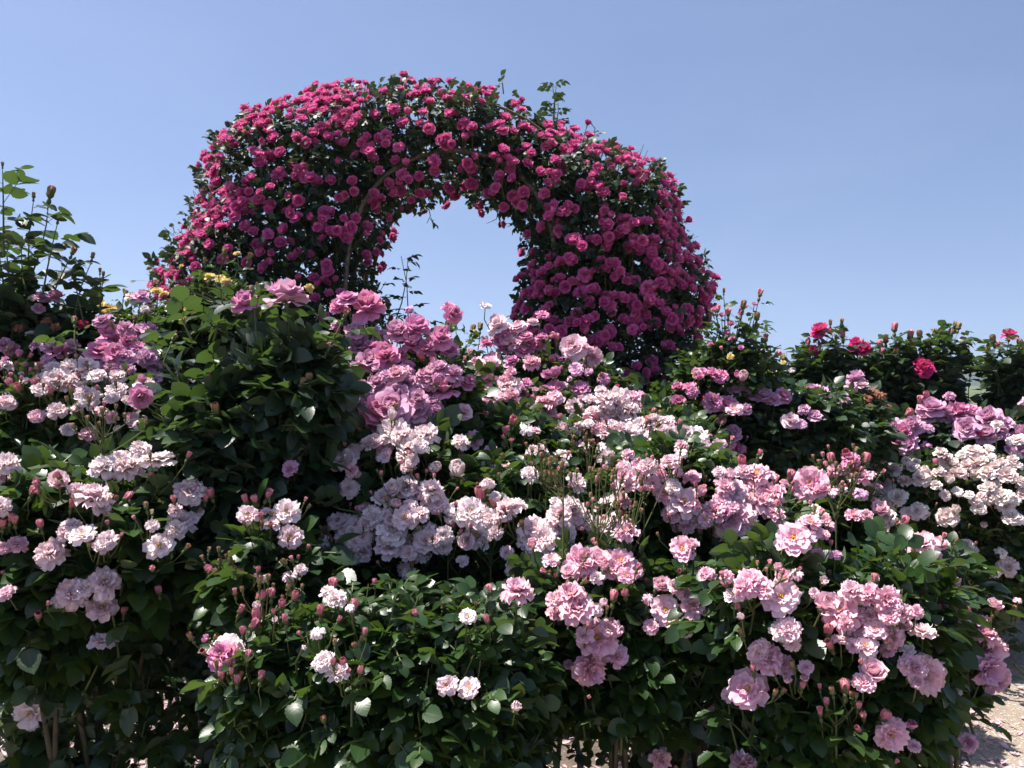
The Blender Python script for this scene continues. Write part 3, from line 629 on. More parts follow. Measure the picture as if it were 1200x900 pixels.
make_bush('lavender rose bush at the right with a long row of big ruffled mauve blooms', [(1090,525,75,38),(1150,525,55,38)], 4.7,
  mat='leaf_dark', shoots=137, leaf=.07, kind='tea', petals='mauve', near=False,
  blooms=[(1045,503,32,'tea','','f'),(1060,508,26,'tea','rose'),(1070,503,30),(1053,517,24,'tea','rose'),(1068,497,20),(1065,525,22),(1092,481,34),(1085,490,24),(1108,488,28),(1100,482,22),(1123,486,28,'tea','rose'),(1137,483,30,'tea','rose'),(1133,503,34,'tea','','f'),(1145,490,24),(1160,492,34,'tea','','f'),(1157,510,32),(1145,512,22,'cup','red'),(1168,505,24),(1195,512,26),(1198,530,20,'tea'),(1185,528,18)],
  buds=[(1062,490,10),(1078,475,9),(1087,470,9)], comp=.6, autobud=.1)
make_bush('creamy small-flowered rose bush along the right edge above the path', [(1100,600,85,60),(1165,600,60,70),(1165,665,55,45)], 4.2, skirt=.5, basey=4.7,
  shoots=325, leaf=.055, kind='pompon', petals='cream', near=False,
  blooms=[(1040,533,18),(1048,552,22),(1035,570,28),(1053,583,26),(1045,590,22),(1077,600,28),(1080,563,30),(1085,556,20),(1075,600,24),(1115,546,26),(1103,533,22),(1110,540,20),(1140,530,30),(1150,535,24),(1145,545,28),(1157,557,28),(1167,550,22),(1180,557,28),(1187,545,24),(1173,545,22),(1110,607,32),(1147,596,22),(1143,588,18),(1185,607,30),(1180,597,20),(1192,516,26,'full'),(1198,580,18),(1125,556,22),(1132,548,20),(1100,556,18),(1135,649,28),(1132,640,20),(1060,565,18),(1165,585,14),(1097,570,16),(1190,535,18),(1070,548,18),(1128,534,18),(1062,540,16),(1155,575,18),(1195,565,18)],
  buds=[(1098,548,8),(1115,562,8)], sticks=[(1140,690,1100,640,5,3.8)], comp=.6, extra=24, autobud=.4, budm='bud_pink')
HOT = 'hot pink roses against the sky'
make_bush('hot pink rose bush with two bright blooms, nearest the arch on the right skyline', [(968,458,52,44),(1018,460,42,40),(910,468,40,32)], 5.2,
  mat='leaf_dark', shoots=237, leaf=.068, kind='tea', petals='hot', near=False, group=HOT,
  blooms=[(962,389,24),(953,413,18),(1003,405,20),(1012,411,22),(1000,410,16),(908,437,14,'full','yellow'),(903,435,12,'full','yellow'),(918,426,9,'full','yellow'),(928,434,12,'full','cream')],
  sticks=[(972,430,973,384,6,0,5),(982,430,986,383,7,0,5),(990,440,988,400,10),(950,430,962,395,9),(1005,440,1008,410,8),(940,440,945,410,8),(985,440,980,400,7,0,4),(1020,450,1030,420,9),(925,440,920,425,7),(900,440,893,420,7)], autobud=.2)
make_bush('hot pink rose bush with one round bloom and many budded shoots on the right skyline', [(1068,463,44,46),(1092,486,26,38)], 5.2,
  mat='leaf_dark', shoots=212, leaf=.07, kind='tea', petals='hot', near=False, group=HOT,
  blooms=[(1084,433,26,'tea','','f'),(1077,427,16)],
  sticks=[(1045,440,1048,392,8,0,8),(1055,440,1036,410,9),(1062,440,1066,402,8,0,9),(1072,440,1070,412,8),(1095,430,1095,396,8,0,6),(1085,440,1100,400,10),(1110,430,1118,386,8,0,5),(1112,430,1122,389,7,0,6),(1118,440,1126,408,8,0,8),(1125,440,1130,420,9),(1100,440,1112,398,9),(1135,470,1137,440,7,0,6),(1120,450,1124,422,6),(1040,440,1038,405,7),(1055,440,1052,420,7),(1080,440,1078,400,7),(1092,450,1106,418,7),(1090,440,1088,410,9)], autobud=.1)
make_bush('hot pink rose bush cut by the right edge, a single round bloom at its tip', [(1206,468,36,52)], 5.0,
  mat='leaf_dark', shoots=137, leaf=.07, kind='tea', petals='hot', near=False, group=HOT,
  blooms=[(1183,394,22,'tea','','s')],
  sticks=[(1185,450,1182,398,10),(1180,450,1172,412,10),(1190,450,1194,410,10),(1200,450,1203,405,10),(1170,460,1160,420,9),(1175,460,1165,405,9)], autobud=0)
make_bush('small pink rose bush climbing past the right foot of the arch', [(855,440,50,50),(790,480,75,32),(820,455,40,45)], 3.3,
  shoots=187, leaf=.038, kind='rosette', petals='rose', near=False, 
  blooms=[(871,362,14),(868,368,10),(856,380,13),(858,398,13),(852,392,12),(868,408,10),(884,357,10),(856,418,11,'full','yellow'),(817,441,13,'full','yellow'),(833,405,10),(838,365,12),(846,370,10)],
  sticks=[(845,410,848,347,5,0,4),(872,430,889,352,10),(862,420,870,366,6),(880,420,886,380,7),(850,420,853,375,5),(835,410,840,370,5),(895,440,897,405,4),(880,440,905,420,3)], extra=14, autobud=.2)
make_bush('low leafy rose bush in the shade below the right foot of the arch', [(720,500,90,40),(790,510,60,35)], 3.1,
  mat='leaf', shoots=125, leaf=.038, kind='full', petals='rose', near=False, blooms=[(757,474,14),(700,472,12)], extra=10, autobud=0)
# ------------------------------------------------------------------ arch with climbing roses
AD = 3.9
OUT = [(215,815),(200,500),(165,372),(180,332),(205,285),(232,245),(238,200),(250,165),(283,135),(330,115),(375,100),(430,97),(475,93),(525,97),(570,105),(615,125),(660,142),(700,160),(745,175),(785,203),(797,235),(803,270),(822,300),(838,335),(836,370),(820,400),(812,440),(818,815)]
INN = [(600,815),(600,400),(602,370),(610,340),(606,325),(618,300),(612,280),(600,262),(575,245),(550,230),(535,222),(515,230),(495,242),(475,240),(460,258),(452,275),(450,300),(438,318),(446,345),(455,370),(455,420),(445,815)]
POLY = np.array([[(x-CX)/F*AD, H-(y-CY)/F*AD] for x, y in OUT+INN])
def edge_dist(P):
    A = POLY; B = np.roll(POLY, -1, 0); AB = B-A
    t = np.clip(((P[:, None]-A)*AB).sum(-1)/(AB**2).sum(-1), 0, 1)
    D = np.linalg.norm(P[:, None]-(A+t[..., None]*AB), axis=-1)
    x, z = P[:, 0:1], P[:, 1:2]
    c = ((A[:, 1] > z) != (B[:, 1] > z)) & (x < (B[:, 0]-A[:, 0])*(z-A[:, 1])/(B[:, 1]-A[:, 1]+1e-12)+A[:, 0])
    return D.min(1)*np.where(c.sum(1) % 2 == 1, 1, -1)
def grad(P):
    e = .04; g = np.stack([edge_dist(P+[e, 0])-edge_dist(P-[e, 0]), edge_dist(P+[0, e])-edge_dist(P-[0, e])], 1); return -unit(g+1e-6)
def thick(e): return .40*np.sqrt(np.clip(1-(1-np.minimum(np.maximum(e, 0)/.24, 1))**2, 0, 1))+.02
# metal hoops and wires
ar = thing('garden_arch', 'rusty wire garden arch buried in magenta climbing roses, its mesh showing under the crown', 'arch', (.1, AD, 0))
HP = [(415,808),(418,500),(420,330),(428,270),(455,226),(495,202),(538,192),(585,205),(625,233),(648,285),(648,380),(645,500),(645,808)]
hp = np.array([at(x, y, AD) for x, y in HP]); 
def dense(P, n=60):
    s = np.concatenate([[0], np.cumsum(np.linalg.norm(np.diff(P, axis=0), axis=1))]); t = np.linspace(0, s[-1], n)
    Q = np.stack([np.interp(t, s, P[:, i]) for i in range(3)], 1)
    for _ in range(3): Q[1:-1] = (Q[:-2]+2*Q[1:-1]+Q[2:])/4
    return Q
hq = dense(hp)
for dy in (-.32, .32):
    T = Tubes(); T.add(hq+[0, dy, 0], .011, 8); T.obj('hoop', M['metal'], ar)
for i in range(4, 58, 2):
    T = Tubes(); T.add([hq[i]+[0, -.32, 0], hq[i], hq[i]+[0, .32, 0]], .0035, 5); T.obj('crossbar', M['metal'], ar)
for dy in (-.2, -.1, 0, .1, .2):
    T = Tubes(); T.add(hq+[0, dy, -.002], .0025, 5); T.obj('wire', M['metal'], ar)

Z2 = lambda L, ox, oy, s: [(ox+x/s, oy+y/s) for x, y in L]
A1 = Z2([(910,100),(975,145),(1090,125),(1045,120),(1100,170),(1010,205),(1180,180),(1150,145),(880,250),(925,250),(985,245),(870,225),(1090,250),(1010,310),(975,285),(910,285),(1075,345),(1145,300),(1180,305),(1150,345),(890,375),(840,330),(700,125),(650,130),(740,150),(780,165),(620,180),(580,200),(540,220),(510,190),(570,130),(600,145),(480,245),(510,270),(470,270),(600,240),(640,270),(670,290),(710,290),(620,300),(590,305),(560,325),(615,340),(560,360),(680,360),(655,330),(745,360),(770,340),(780,400),(760,400),(810,345),(790,425),(720,225),(740,200),(700,185),(440,200),(460,185),(410,210),(490,335),(380,320),(405,345),(360,360),(355,280),(330,240),(300,250),(290,230),(380,235),(345,225),(325,390),(350,440),(370,420),(390,410),(430,400),(230,350),(250,370),(210,320),(260,300),(185,350),(240,330),(180,400),(140,410),(130,430),(150,450),(145,490),(315,500),(300,512),(435,475),(420,485),(500,465),(520,455),(490,490),(525,490),(550,500),(575,515),(655,435),(390,535),(710,510),(715,550),(660,575),(815,470),(880,430),(920,445),(905,480),(850,520),(890,520),(900,550),(860,545),(970,490),(1030,475),(1030,430),(1090,535),(970,560),(1000,560),(895,615),(1075,600),(140,550),(120,570),(210,555),(240,545),(250,575),(235,600),(260,615),(305,550),(345,585),(320,595),(385,620),(280,590),(225,580),(165,640),(140,610),(110,630),(180,670),(200,650),(235,685),(250,650),(160,690),(110,720),(60,690),(50,730),(30,740),(90,740),(100,760),(60,760),(140,720),(120,700),(155,760),(225,775),(205,810),(300,830),(340,760),(370,760),(355,790),(430,750),(465,750),(500,790),(480,810),(365,850),(400,825),(480,610),(500,585),(495,655),(470,630),(555,655),(590,660),(575,690),(600,700),(630,630),(605,630),(700,690),(720,655),(765,690),(755,720),(680,735),(640,725),(800,600),(790,560),(820,580),(800,620),(820,720),(860,730),(845,650),(760,800),(765,825),(810,850),(800,785),(610,840),(500,890),(560,890),(30,820),(50,800),(90,820),(100,845),(325,710),(380,715),(1060,350),(1170,455),(1190,410),(1190,520),(290,690),(310,680),(540,160),(590,160),(620,210),(650,160),(560,240),(680,250),(640,220),(700,250),(760,130),(770,190),(740,260),(700,310),(530,200),(560,180),(310,270),(290,280),(270,320),(220,370),(200,340),(170,380),(200,420),(160,420),(80,710),(70,740),(130,740),(120,650),(130,660),(200,690),(180,600),(290,620),(310,610)], 200, 60, 3.333)
A2 = Z2([(30,125),(35,170),(70,150),(100,145),(130,160),(120,190),(145,205),(160,150),(185,150),(15,250),(30,250),(75,295),(110,305),(80,340),(15,340),(15,370),(230,310),(215,290),(270,315),(275,210),(305,200),(240,265),(340,315),(310,300),(405,290),(380,335),(400,340),(400,375),(325,380),(460,310),(465,340),(510,310),(520,345),(560,290),(470,385),(495,395),(480,415),(435,430),(500,405),(550,445),(600,460),(590,380),(610,390),(570,400),(600,410),(630,365),(660,375),(690,400),(680,435),(710,425),(730,385),(740,430),(790,430),(815,435),(770,440),(855,490),(880,490),(895,510),(870,515),(760,515),(745,530),(700,525),(775,500),(840,570),(870,565),(885,590),(900,615),(860,560),(905,640),(835,630),(590,490),(575,520),(535,520),(560,540),(610,535),(625,560),(695,580),(410,480),(440,485),(375,475),(430,520),(125,415),(110,455),(90,440),(230,390),(215,435),(250,425),(270,440),(260,465),(220,490),(270,500),(315,555),(285,590),(270,570),(410,610),(440,620),(430,600),(415,650),(485,605),(510,615),(470,625),(630,625),(650,645),(610,650),(690,665),(720,660),(740,675),(765,670),(710,690),(640,680),(795,670),(840,675),(860,690),(875,710),(900,680),(945,665),(935,740),(925,720),(980,765),(450,700),(520,735),(500,740),(575,740),(600,740),(625,705),(640,730),(680,720),(740,735),(725,765),(760,770),(790,745),(810,770),(815,800),(870,750),(830,830),(800,830),(500,820),(450,830),(490,810),(635,825),(665,830),(630,855),(905,850),(930,870),(890,880),(910,790),(940,800),(960,820),(990,830),(1000,860),(1030,880),(1050,890),(385,690),(310,795),(330,715),(350,840),(385,870),(300,885),(240,675),(150,600),(155,630),(110,520),(200,545),(20,530),(45,560),(760,455),(730,480),(860,600),(890,730),(900,770),(850,720),(820,740),(960,780),(880,820),(860,850),(970,850)], 520, 60, 3.333)
A3 = Z2([(385,90),(400,10),(480,10),(535,5),(640,30),(690,20),(680,10),(780,20),(720,60),(740,105),(700,100),(845,20),(895,35),(850,80),(820,130),(800,150),(830,180),(790,190),(905,90),(920,130),(940,150),(975,190),(985,165),(930,185),(885,210),(950,235),(525,130),(570,160),(550,105),(440,150),(445,180),(390,180),(360,200),(425,220),(340,170),(320,230),(300,215),(270,200),(265,145),(235,110),(250,235),(220,220),(200,230),(340,100),(480,220),(470,210),(520,265),(540,270),(560,240),(530,235),(590,245),(610,250),(640,275),(630,255),(660,275),(650,170),(615,175),(700,200),(730,210),(755,185),(690,225),(710,255),(745,275),(780,300),(810,290),(780,310),(800,330),(800,360),(820,370),(780,360),(830,390),(865,295),(870,340),(900,345),(455,335),(480,320),(440,350),(385,345),(600,335),(620,345),(640,325),(670,320),(690,320),(660,350),(670,380),(650,390),(640,375),(735,345),(450,390),(470,420),(490,430),(525,400),(510,410),(545,385),(550,450),(580,450),(560,460),(340,385),(335,425),(270,395),(240,390),(260,410),(220,380),(280,300),(285,320),(250,320),(180,270),(170,290),(160,310),(200,290),(180,160),(170,175),(770,450),(790,440),(720,505),(655,530),(735,550),(620,560),(625,590),(770,585),(690,590),(470,540),(530,575),(470,575),(190,60),(230,60),(720,240),(900,150),(870,180),(910,210),(960,210),(890,120),(930,260),(910,300)], 560, 280, 3.53)
A0 = [(185,310),(183,322),(190,318),(192,332),(178,335),(186,345),(175,350),(183,362),(193,368),(200,358),(205,345),(198,372),(170,345),(215,335),(210,325),(203,312),(222,330),(340,372),(370,350),(385,345),(395,360),(380,372),(372,335),(392,330),(400,345),(385,320),(350,345)]
def climber(which, label, pts, base_px, shoots_):
    root = thing('climbing_rose', label, 'climbing rose', tuple(at(base_px, 808, AD)*[1, 1, 0]), 'climbing roses on the arch')
    rx0 = np.array(root.location)
    split = (535-CX)/F*AD
    side = (lambda X: X < split) if which == 0 else (lambda X: X >= split)
    L = Leaves(); S = Tubes(); items = []; cull = []
    g = pts
    P2 = np.array([[(x-CX)/F*AD, H-(y-CY)/F*AD] for x, y in g])
    e = edge_dist(P2); G = grad(P2)
    for i, (x, z) in enumerate(P2):
        t = thick(e[i]) if e[i] > 0 else .02
        yy = -t*rng.uniform(.9, 1.05)+rng.uniform(-.02, .01)
        # same line of sight at its own depth
        p = CAMP+(np.array([x, AD, z])-CAMP)*((AD+yy)/AD)
        w = max(0, 1-e[i]/.25)
        ax = unit(np.array([G[i, 0]*w*.8, -.75+.4*w, G[i, 1]*w*.8+.42])+rng.normal(0, .22, 3))
        rad = rng.uniform(.027, .039)*(1.0 if w < .8 else .92)
        items.append((str(rng.choice(['rosette', 'cup', 'full'], p=[.78, .12, .10])), p, ax, rad, rng.uniform(0, 6.28))); cull.append((p, ax, rad*.9))
        q = p-ax*.03; S.add([p-ax*.012, q-ax*.02, q-ax*.07-[0, 0, .03]], [.0018, .002, .0026], 4)
        for _ in range(rng.poisson(.45)):        # companions in the truss
            o = rng.normal(0, 1, 3); o = unit(o-ax*(o@ax)); r2 = rad*rng.uniform(.7, 1)
            p2 = p+o*(rad+r2)*rng.uniform(.7, .95)-ax*.012
            ee = edge_dist(np.array([[p2[0]*AD/p2[1], H+(p2[2]-H)*AD/p2[1]]]))[0]
            if ee > -.035: items.append(('rosette', p2, unit(ax+o*.5), r2, rng.uniform(0, 6.28)))
    # blooms on the far side and on top, by the same habit
    n = 0
    while n < 130:
        Q = np.array([[rng.uniform(POLY[:, 0].min(), POLY[:, 0].max()), rng.uniform(1.2, 3.0)]]); ee = edge_dist(Q)[0]
        if ee < 0 or not side(Q[0, 0]): continue
        gg = grad(Q)[0]; w = max(0, 1-ee/.25)
        p = np.array([Q[0, 0], AD+thick(ee), Q[0, 1]]); ax = unit(np.array([gg[0]*w, .8-.4*w, gg[1]*w+.4])+rng.normal(0, .2, 3))
        items.append(('rosette', p, ax, rng.uniform(.028, .036), rng.uniform(0, 6.28))); n += 1
    # foliage filling the shell
    k = 0; want = 9000 
    while k < want:
        m = 3000
        Q = np.stack([rng.uniform(POLY[:, 0].min()-.05, POLY[:, 0].max()+.05, m), rng.uniform(.1, 3.1, m)], 1)
        inner = np.hypot(Q[:, 0]-at(530, 320, AD)[0], Q[:, 1]-at(530, 320, AD)[2]) < 140/F*AD
        ee = edge_dist(Q)-np.where(inner, .03, .045+.04*(Q[:, 1] > 2.55))
        ok = (ee > 0) & side(Q[:, 0]) & ((Q[:, 1] > 1.15) | (rng.random(m) < .3)) & (rng.random(m) < np.clip(ee/.05, .5, 1))
        Q = Q[ok]; ee = ee[ok]; m = len(Q); gg = grad(Q); w = np.clip(1-ee/.2, 0, 1)[:, None]
        sgn = np.where(rng.random(m) < .62, -1, 1); fr = 1-rng.random(m)**1.6*.75
        y = AD+sgn*thick(ee)*fr
        p = np.stack([Q[:, 0], y, Q[:, 1]], 1)
        # bare mesh window under the crown
        for (wx, wy, wr) in ((538, 198, .07), (628, 240, .06)):
            c = at(wx, wy, AD); far = ~((np.hypot(p[:, 0]-c[0], p[:, 2]-c[2]) < wr) & (p[:, 1] < AD+.05)); p, gg, w, sgn = p[far], gg[far], w[far], sgn[far]
        m = len(p)
        o = np.stack([gg[:, 0]*w[:, 0], sgn*(1-w[:, 0]*.7), gg[:, 1]*w[:, 0]], 1)
        L.compound(p, unit(o*.5+rng.normal(0, .7, (m, 3))), o*.6+np.array([0, 0, .8])+rng.normal(0, .35, (m, 3)), rng.uniform(.024, .037, m), np.clip(rng.beta(2, 3, m)+.25*w[:, 0]*rng.random(m), 0, 1), 5)
        k += m
    for (x0, y0, x1, y1, n_, dy) in shoots_:
        p0 = at(x0, y0, AD+dy); p1 = at(x1, y1, AD+dy); ax = unit(p1-p0); side_ = unit(np.cross(ax, [.1, 1, .1])); b = np.cross(ax, side_)
        bend = side_*rng.normal(0, .06); P = lambda t: p0+(p1-p0)*t+bend*4*t*(1-t)
        S.add([P(0), P(.33), P(.66), P(1)], [.0035, .003, .0022, .0014], 5); az = 0
        for i in range(n_):
            az += 2.4; o = math.cos(az)*side_+math.sin(az)*b
            L.compound(P((i+.5)/n_)[None], (o+ax*.3)[None], (ax*.5+np.array([0, 0, .6])+rng.normal(0, .3, 3))[None], np.array([rng.uniform(.03, .042)]), np.array([rng.uniform(.2, .95)]), 5)
    link('foliage', L.mesh('foliage', M['leaf_arch'], MIDT, cull), root)
    tw_ = S.obj('twigs', M['stem'], root); tw_['kind'] = 'stuff'
    sgnx = hq[:30] if which == 0 else hq[::-1][:30]
    for j in range(7):                      # woody canes trained up the hoops and out into the shell
        off = np.array([rng.uniform(-.35, .1)*(1 if which == 0 else -1), rng.choice([-.28, -.1, .1, .28])+rng.normal(0, .03), 0])
        kk = np.arange(30)[:, None]; wob = np.stack([.04*np.sin(kk[:, 0]*.5+j), .04*np.cos(kk[:, 0]*.4+j*2), 0*kk[:, 0]], 1)
        up = np.stack([off[0]*np.clip(1-kk[:, 0]/26, .2, 1), np.full(30, off[1]), np.clip(kk[:, 0]/14, 0, 1)*rng.uniform(.05, .25)], 1)
        T = Tubes(); T.add(sgnx+up+wob, np.linspace(.011, .004, 30), 6); T.obj('cane', M['cane'], root)
    items.sort(key=lambda i: (i[1][1] > AD, -i[3]))
    for i, (kk, p, ax, s_, spin) in enumerate(items[:100]):
        o = link('bloom', flower_mesh(kk, 'magenta', i % 4), root, Vector(p-rx0)); o.rotation_euler = rot_to(ax, spin).to_euler(); o.scale = (s_,)*3
    merged('bloom', [(flower_mesh(kk, 'magenta', i % 4), p, rot_to(ax, sp), s_) for i, (kk, p, ax, s_, sp) in enumerate(items[100:])], root, [M['magenta'], M['sepal']])
    return root
OUTL = OUT[2:26]
def rim(n, a, b, lo, hi):
    r = []
    for _ in range(n):
        t = rng.uniform(a, b); i = int(t); f = t-i; x = OUTL[i][0]*(1-f)+OUTL[i+1][0]*f; y = OUTL[i][1]*(1-f)+OUTL[i+1][1]*f
        k = rng.uniform(lo, hi)/math.hypot(500-x, 420-y); r.append((x+(500-x)*k, y+(420-y)*k))
    return r
allp = A0+A1+A2+A3+rim(75, 0, 9, 2, 26)+rim(22, 9, 14, 2, 20)+rim(55, 14, 22.9, 2, 24)
climber(0, 'magenta climbing rose covering the left leg and left half of the arch', [p for p in allp if p[0] < 535], 330,
  [(475,400,470,300,9,-.3),(462,380,478,302,7,-.25),(455,390,452,330,7,-.2),(480,400,486,365,5,-.3),(470,390,458,350,6,-.35),(495,240,500,262,2,0),(478,95,474,88,2,0),(300,130,292,120,2,0)])
climber(1, 'magenta climbing rose on the right half of the arch, one leafy shoot above its crown', [p for p in allp if p[0] >= 535], 715,
  [(646,155,647,98,9,-.1),(648,150,652,100,8,0),(650,150,654,120,5,0),(560,110,556,100,2,0),(688,165,690,142,3,0),(606,130,612,115,3,0),(575,240,570,262,3,0),(590,110,580,108,2,0)])
# ------------------------------------------------------------------ ground, path, hills, petals
def sheet(name, pts, z, mat, sub=0):
    me = bpy.data.meshes.new(name); me.from_pydata([(x, y, z) for x, y in pts], [], [tuple(range(len(pts)))]); me.materials.append(mat)
    o = link(name, me); o['kind'] = 'structure'; return o
m, nt = new_mat('soil'); out = nd(nt, 'ShaderNodeOutputMaterial'); bs = nd(nt, 'ShaderNodeBsdfPrincipled', Roughness=.95)
tc = nd(nt, 'ShaderNodeTexCoord'); n1 = nd(nt, 'ShaderNodeTexNoise', Scale=9.0, Detail=8.0, Roughness=.7); n2 = nd(nt, 'ShaderNodeTexVoronoi', Scale=38.0); n3 = nd(nt, 'ShaderNodeTexNoise', Scale=.05, Detail=4.0)
for n in (n1, n2, n3): nt.links.new(tc.outputs['Object'], n.inputs['Vector'])
c = ramp(nt, n1.outputs[0], [(.3, (.045, .034, .026)), (.7, (.13, .10, .075))])
c = mixc(nt, math_(nt, 'MULTIPLY', n2.outputs[0], .5), c, (.20, .16, .13, 1))
sp = nt.nodes.new('ShaderNodeSeparateXYZ'); nt.links.new(tc.outputs['Object'], sp.inputs[0])
n4 = nd(nt, 'ShaderNodeTexNoise', Scale=.9, Detail=6.0); nt.links.new(tc.outputs['Object'], n4.inputs['Vector'])
far = math_(nt, 'GREATER_THAN', math_(nt, 'MULTIPLY_ADD', n4.outputs[0], 9.0, sp.outputs[1]), 12.5)      # meadow starts beyond the bed
c = mixc(nt, far, c, ramp(nt, n3.outputs[0], [(.35, (.06, .09, .03)), (.65, (.12, .13, .05))]))
nt.links.new(c, bs.inputs['Base Color']); bp = nd(nt, 'ShaderNodeBump', Strength=.9, Distance=.02)
nt.links.new(math_(nt, 'ADD', n1.outputs[0], math_(nt, 'MULTIPLY', n2.outputs[0], .5)), bp.inputs['Height']); nt.links.new(bp.outputs[0], bs.inputs['Normal']); nt.links.new(bs.outputs[0], out.inputs[0])
sheet('ground', [(-2500, -400), (2500, -400), (2500, 3000), (-2500, 3000)], 0, m)
m, nt = new_mat('gravel_path'); out = nd(nt, 'ShaderNodeOutputMaterial'); bs = nd(nt, 'ShaderNodeBsdfPrincipled', Roughness=.9)
tc = nd(nt, 'ShaderNodeTexCoord'); n1 = nd(nt, 'ShaderNodeTexNoise', Scale=4.0, Detail=9.0, Roughness=.75); n2 = nd(nt, 'ShaderNodeTexVoronoi', Scale=110.0); n3 = nd(nt, 'ShaderNodeTexNoise', Scale=160.0, Detail=2.0)
for n in (n1, n2, n3): nt.links.new(tc.outputs['Object'], n.inputs['Vector'])
c = ramp(nt, n1.outputs[0], [(.3, (.25, .20, .15)), (.7, (.38, .31, .24))])
c = mixc(nt, math_(nt, 'MULTIPLY', n3.outputs[0], .45), c, (.16, .12, .09, 1))
c = mixc(nt, math_(nt, 'MULTIPLY', math_(nt, 'GREATER_THAN', n2.outputs['Color'], .82), .5), c, (.6, .54, .46, 1))
nt.links.new(c, bs.inputs['Base Color']); bp = nd(nt, 'ShaderNodeBump', Strength=.8, Distance=.006)
nt.links.new(math_(nt, 'SUBTRACT', n3.outputs[0], n2.outputs[0]), bp.inputs['Height']); nt.links.new(bp.outputs[0], bs.inputs['Normal']); nt.links.new(bs.outputs[0], out.inputs[0])
edge = [(1.45, .95), (1.60, 2.2), (1.76, 3.0), (2.1, 3.9), (2.75, 4.9), (4.5, 5.6), (12, 6.0)]
sheet('gravel_path', [(-9, -3), (12, -3)]+edge[::-1]+[(-9, .95)], .004, m)
# pebbles
def scatter(name, n, fx, mats, kind, mk):
    V = []; Q = []; mi = []; k = 0
    for i in range(n):
        v, q = mk(*fx()); V.append(v); Q.append(q+k); k += len(v)
    V = np.concatenate(V); me = build(name, V, [np.concatenate(Q)], mats, None, {'tint': rng.random(len(V)), 'luv': np.tile([0, .8, 0], (len(V), 1)), 'btint': np.repeat(rng.random(n), len(V)//n)})
    o = link(name, me); o['kind'] = kind; return o
ICO = np.array([(0, 0, 1), (.9, 0, .1), (.28, .85, .1), (-.73, .5, .1), (-.73, -.5, .1), (.28, -.85, .1)])
ICF = np.array([[0, 1, 2, 2], [0, 2, 3, 3], [0, 3, 4, 4], [0, 4, 5, 5], [0, 5, 1, 1]])
def stone(x, y, z):
    s = rng.uniform(.002, .008); a = rng.uniform(0, 6.28); r = Matrix.Rotation(a, 3, 'Z')
    return (ICO*rng.uniform(.7, 1.3, 3)*s)@np.array(r).T+[x, y, z], ICF[:, :3]
M['pebble'] = plain('pebble', (.26, .22, .18), (.50, .44, .37), 40, .8)
o = scatter('gravel', 7000, lambda: (rng.uniform(1.6, 4.6), rng.uniform(2.4, 5.3), .005), [M['pebble']], 'stuff', stone)
def fallen(x, y, z):
    P, q, l = petal(rng.uniform(.02, .034), rng.uniform(.009, .015), R(rng.uniform(-20, 20)), R(rng.uniform(-10, 50)), rng.uniform(0, 6.28), .0, .35, .1, 4, 4, 0)
    return P+[x, y, z+.006], q
def where():
    while True:
        x, y = rng.uniform(-2.6, 2.9), rng.uniform(1.2, 5)
        if x > 1.5+(y-1.2)*.28 and rng.random() > .12: continue
        return x, y, rng.uniform(0, .014)
M['fallen'] = petal_material('fallen_petal', (.62, .48, .50), (.74, .62, .64), (.66, .56, .46), alt=(.45, .33, .29))
scatter('fallen_petals', 9000, where, [M['fallen']], 'stuff', fallen)
# wooded hills
def hills():
    xs = np.linspace(-900, 1500, 260); ys = np.linspace(0, 260, 40); g = np.random.default_rng(3)
    X, Y = np.meshgrid(xs, ys)
    ridge = 9+5*np.sin(xs*.006+1.2)+3*np.sin(xs*.019)+2*np.sin(xs*.05+2)
    px = xs/700*F+CX
    ridge = np.where(px > 1050, ridge*0+17+9*np.exp(-((px-1128)/32)**2)-7*np.clip((px-1150)/40, 0, 1), ridge)
    ridge = np.where(px < 900, np.minimum(ridge, 7), ridge)
    prof = np.sin(np.clip(Y/260, 0, 1)*math.pi)**.8
    Z = ridge[None]*prof+g.normal(0, .45, X.shape)*prof
    V = np.stack([X, Y+600, Z], -1).reshape(-1, 3); n = len(xs)
    i, j = np.meshgrid(np.arange(len(ys)-1), np.arange(n-1), indexing='ij'); a = i*n+j
    me = build('hills', V, [np.stack([a, a+1, a+n+1, a+n], -1).reshape(-1, 4)], [plain('wooded_hill', (.018, .035, .014), (.05, .075, .03), .12, .95, 1, 3)])
    o = link('hills', me); o['kind'] = 'structure'
hills()
# ------------------------------------------------------------------ haze, sky, sun, camera
SUN_EL, SUN_AZ = R(68), R(-84)         # azimuth from the view direction (+Y), negative = left
HAZE = True
if HAZE:
    m, nt = new_mat('haze'); out = nd(nt, 'ShaderNodeOutputMaterial'); v = nd(nt, 'ShaderNodeVolumePrincipled', Density=.0006, Anisotropy=.3)
    v.inputs['Color'].default_value = (.78, .86, 1, 1); nt.links.new(v.outputs[0], out.inputs['Volume'])
    x0, x1, y0, y1, z0, z1 = -2600, 2600, -500, 3100, -1, 32
    me = bpy.data.meshes.new('haze'); me.from_pydata([(x, y, z) for x in (x0, x1) for y in (y0, y1) for z in (z0, z1)], [], [(0, 1, 3, 2), (4, 6, 7, 5), (0, 4, 5, 1), (2, 3, 7, 6), (0, 2, 6, 4), (1, 5, 7, 3)])
    me.materials.append(m); o = link('haze', me); o['kind'] = 'stuff'
w = bpy.data.worlds.new('World'); sc.world = w; w.use_nodes = True; nt = w.node_tree
bg = nt.nodes['Background']; sky = nt.nodes.new('ShaderNodeTexSky'); sky.sky_type = 'NISHITA'; sky.sun_disc = False
sky.sun_elevation = SUN_EL; sky.sun_rotation = SUN_AZ; sky.air_density = 1.0; sky.dust_density = .6; sky.ozone_density = 1.5; sky.altitude = 50
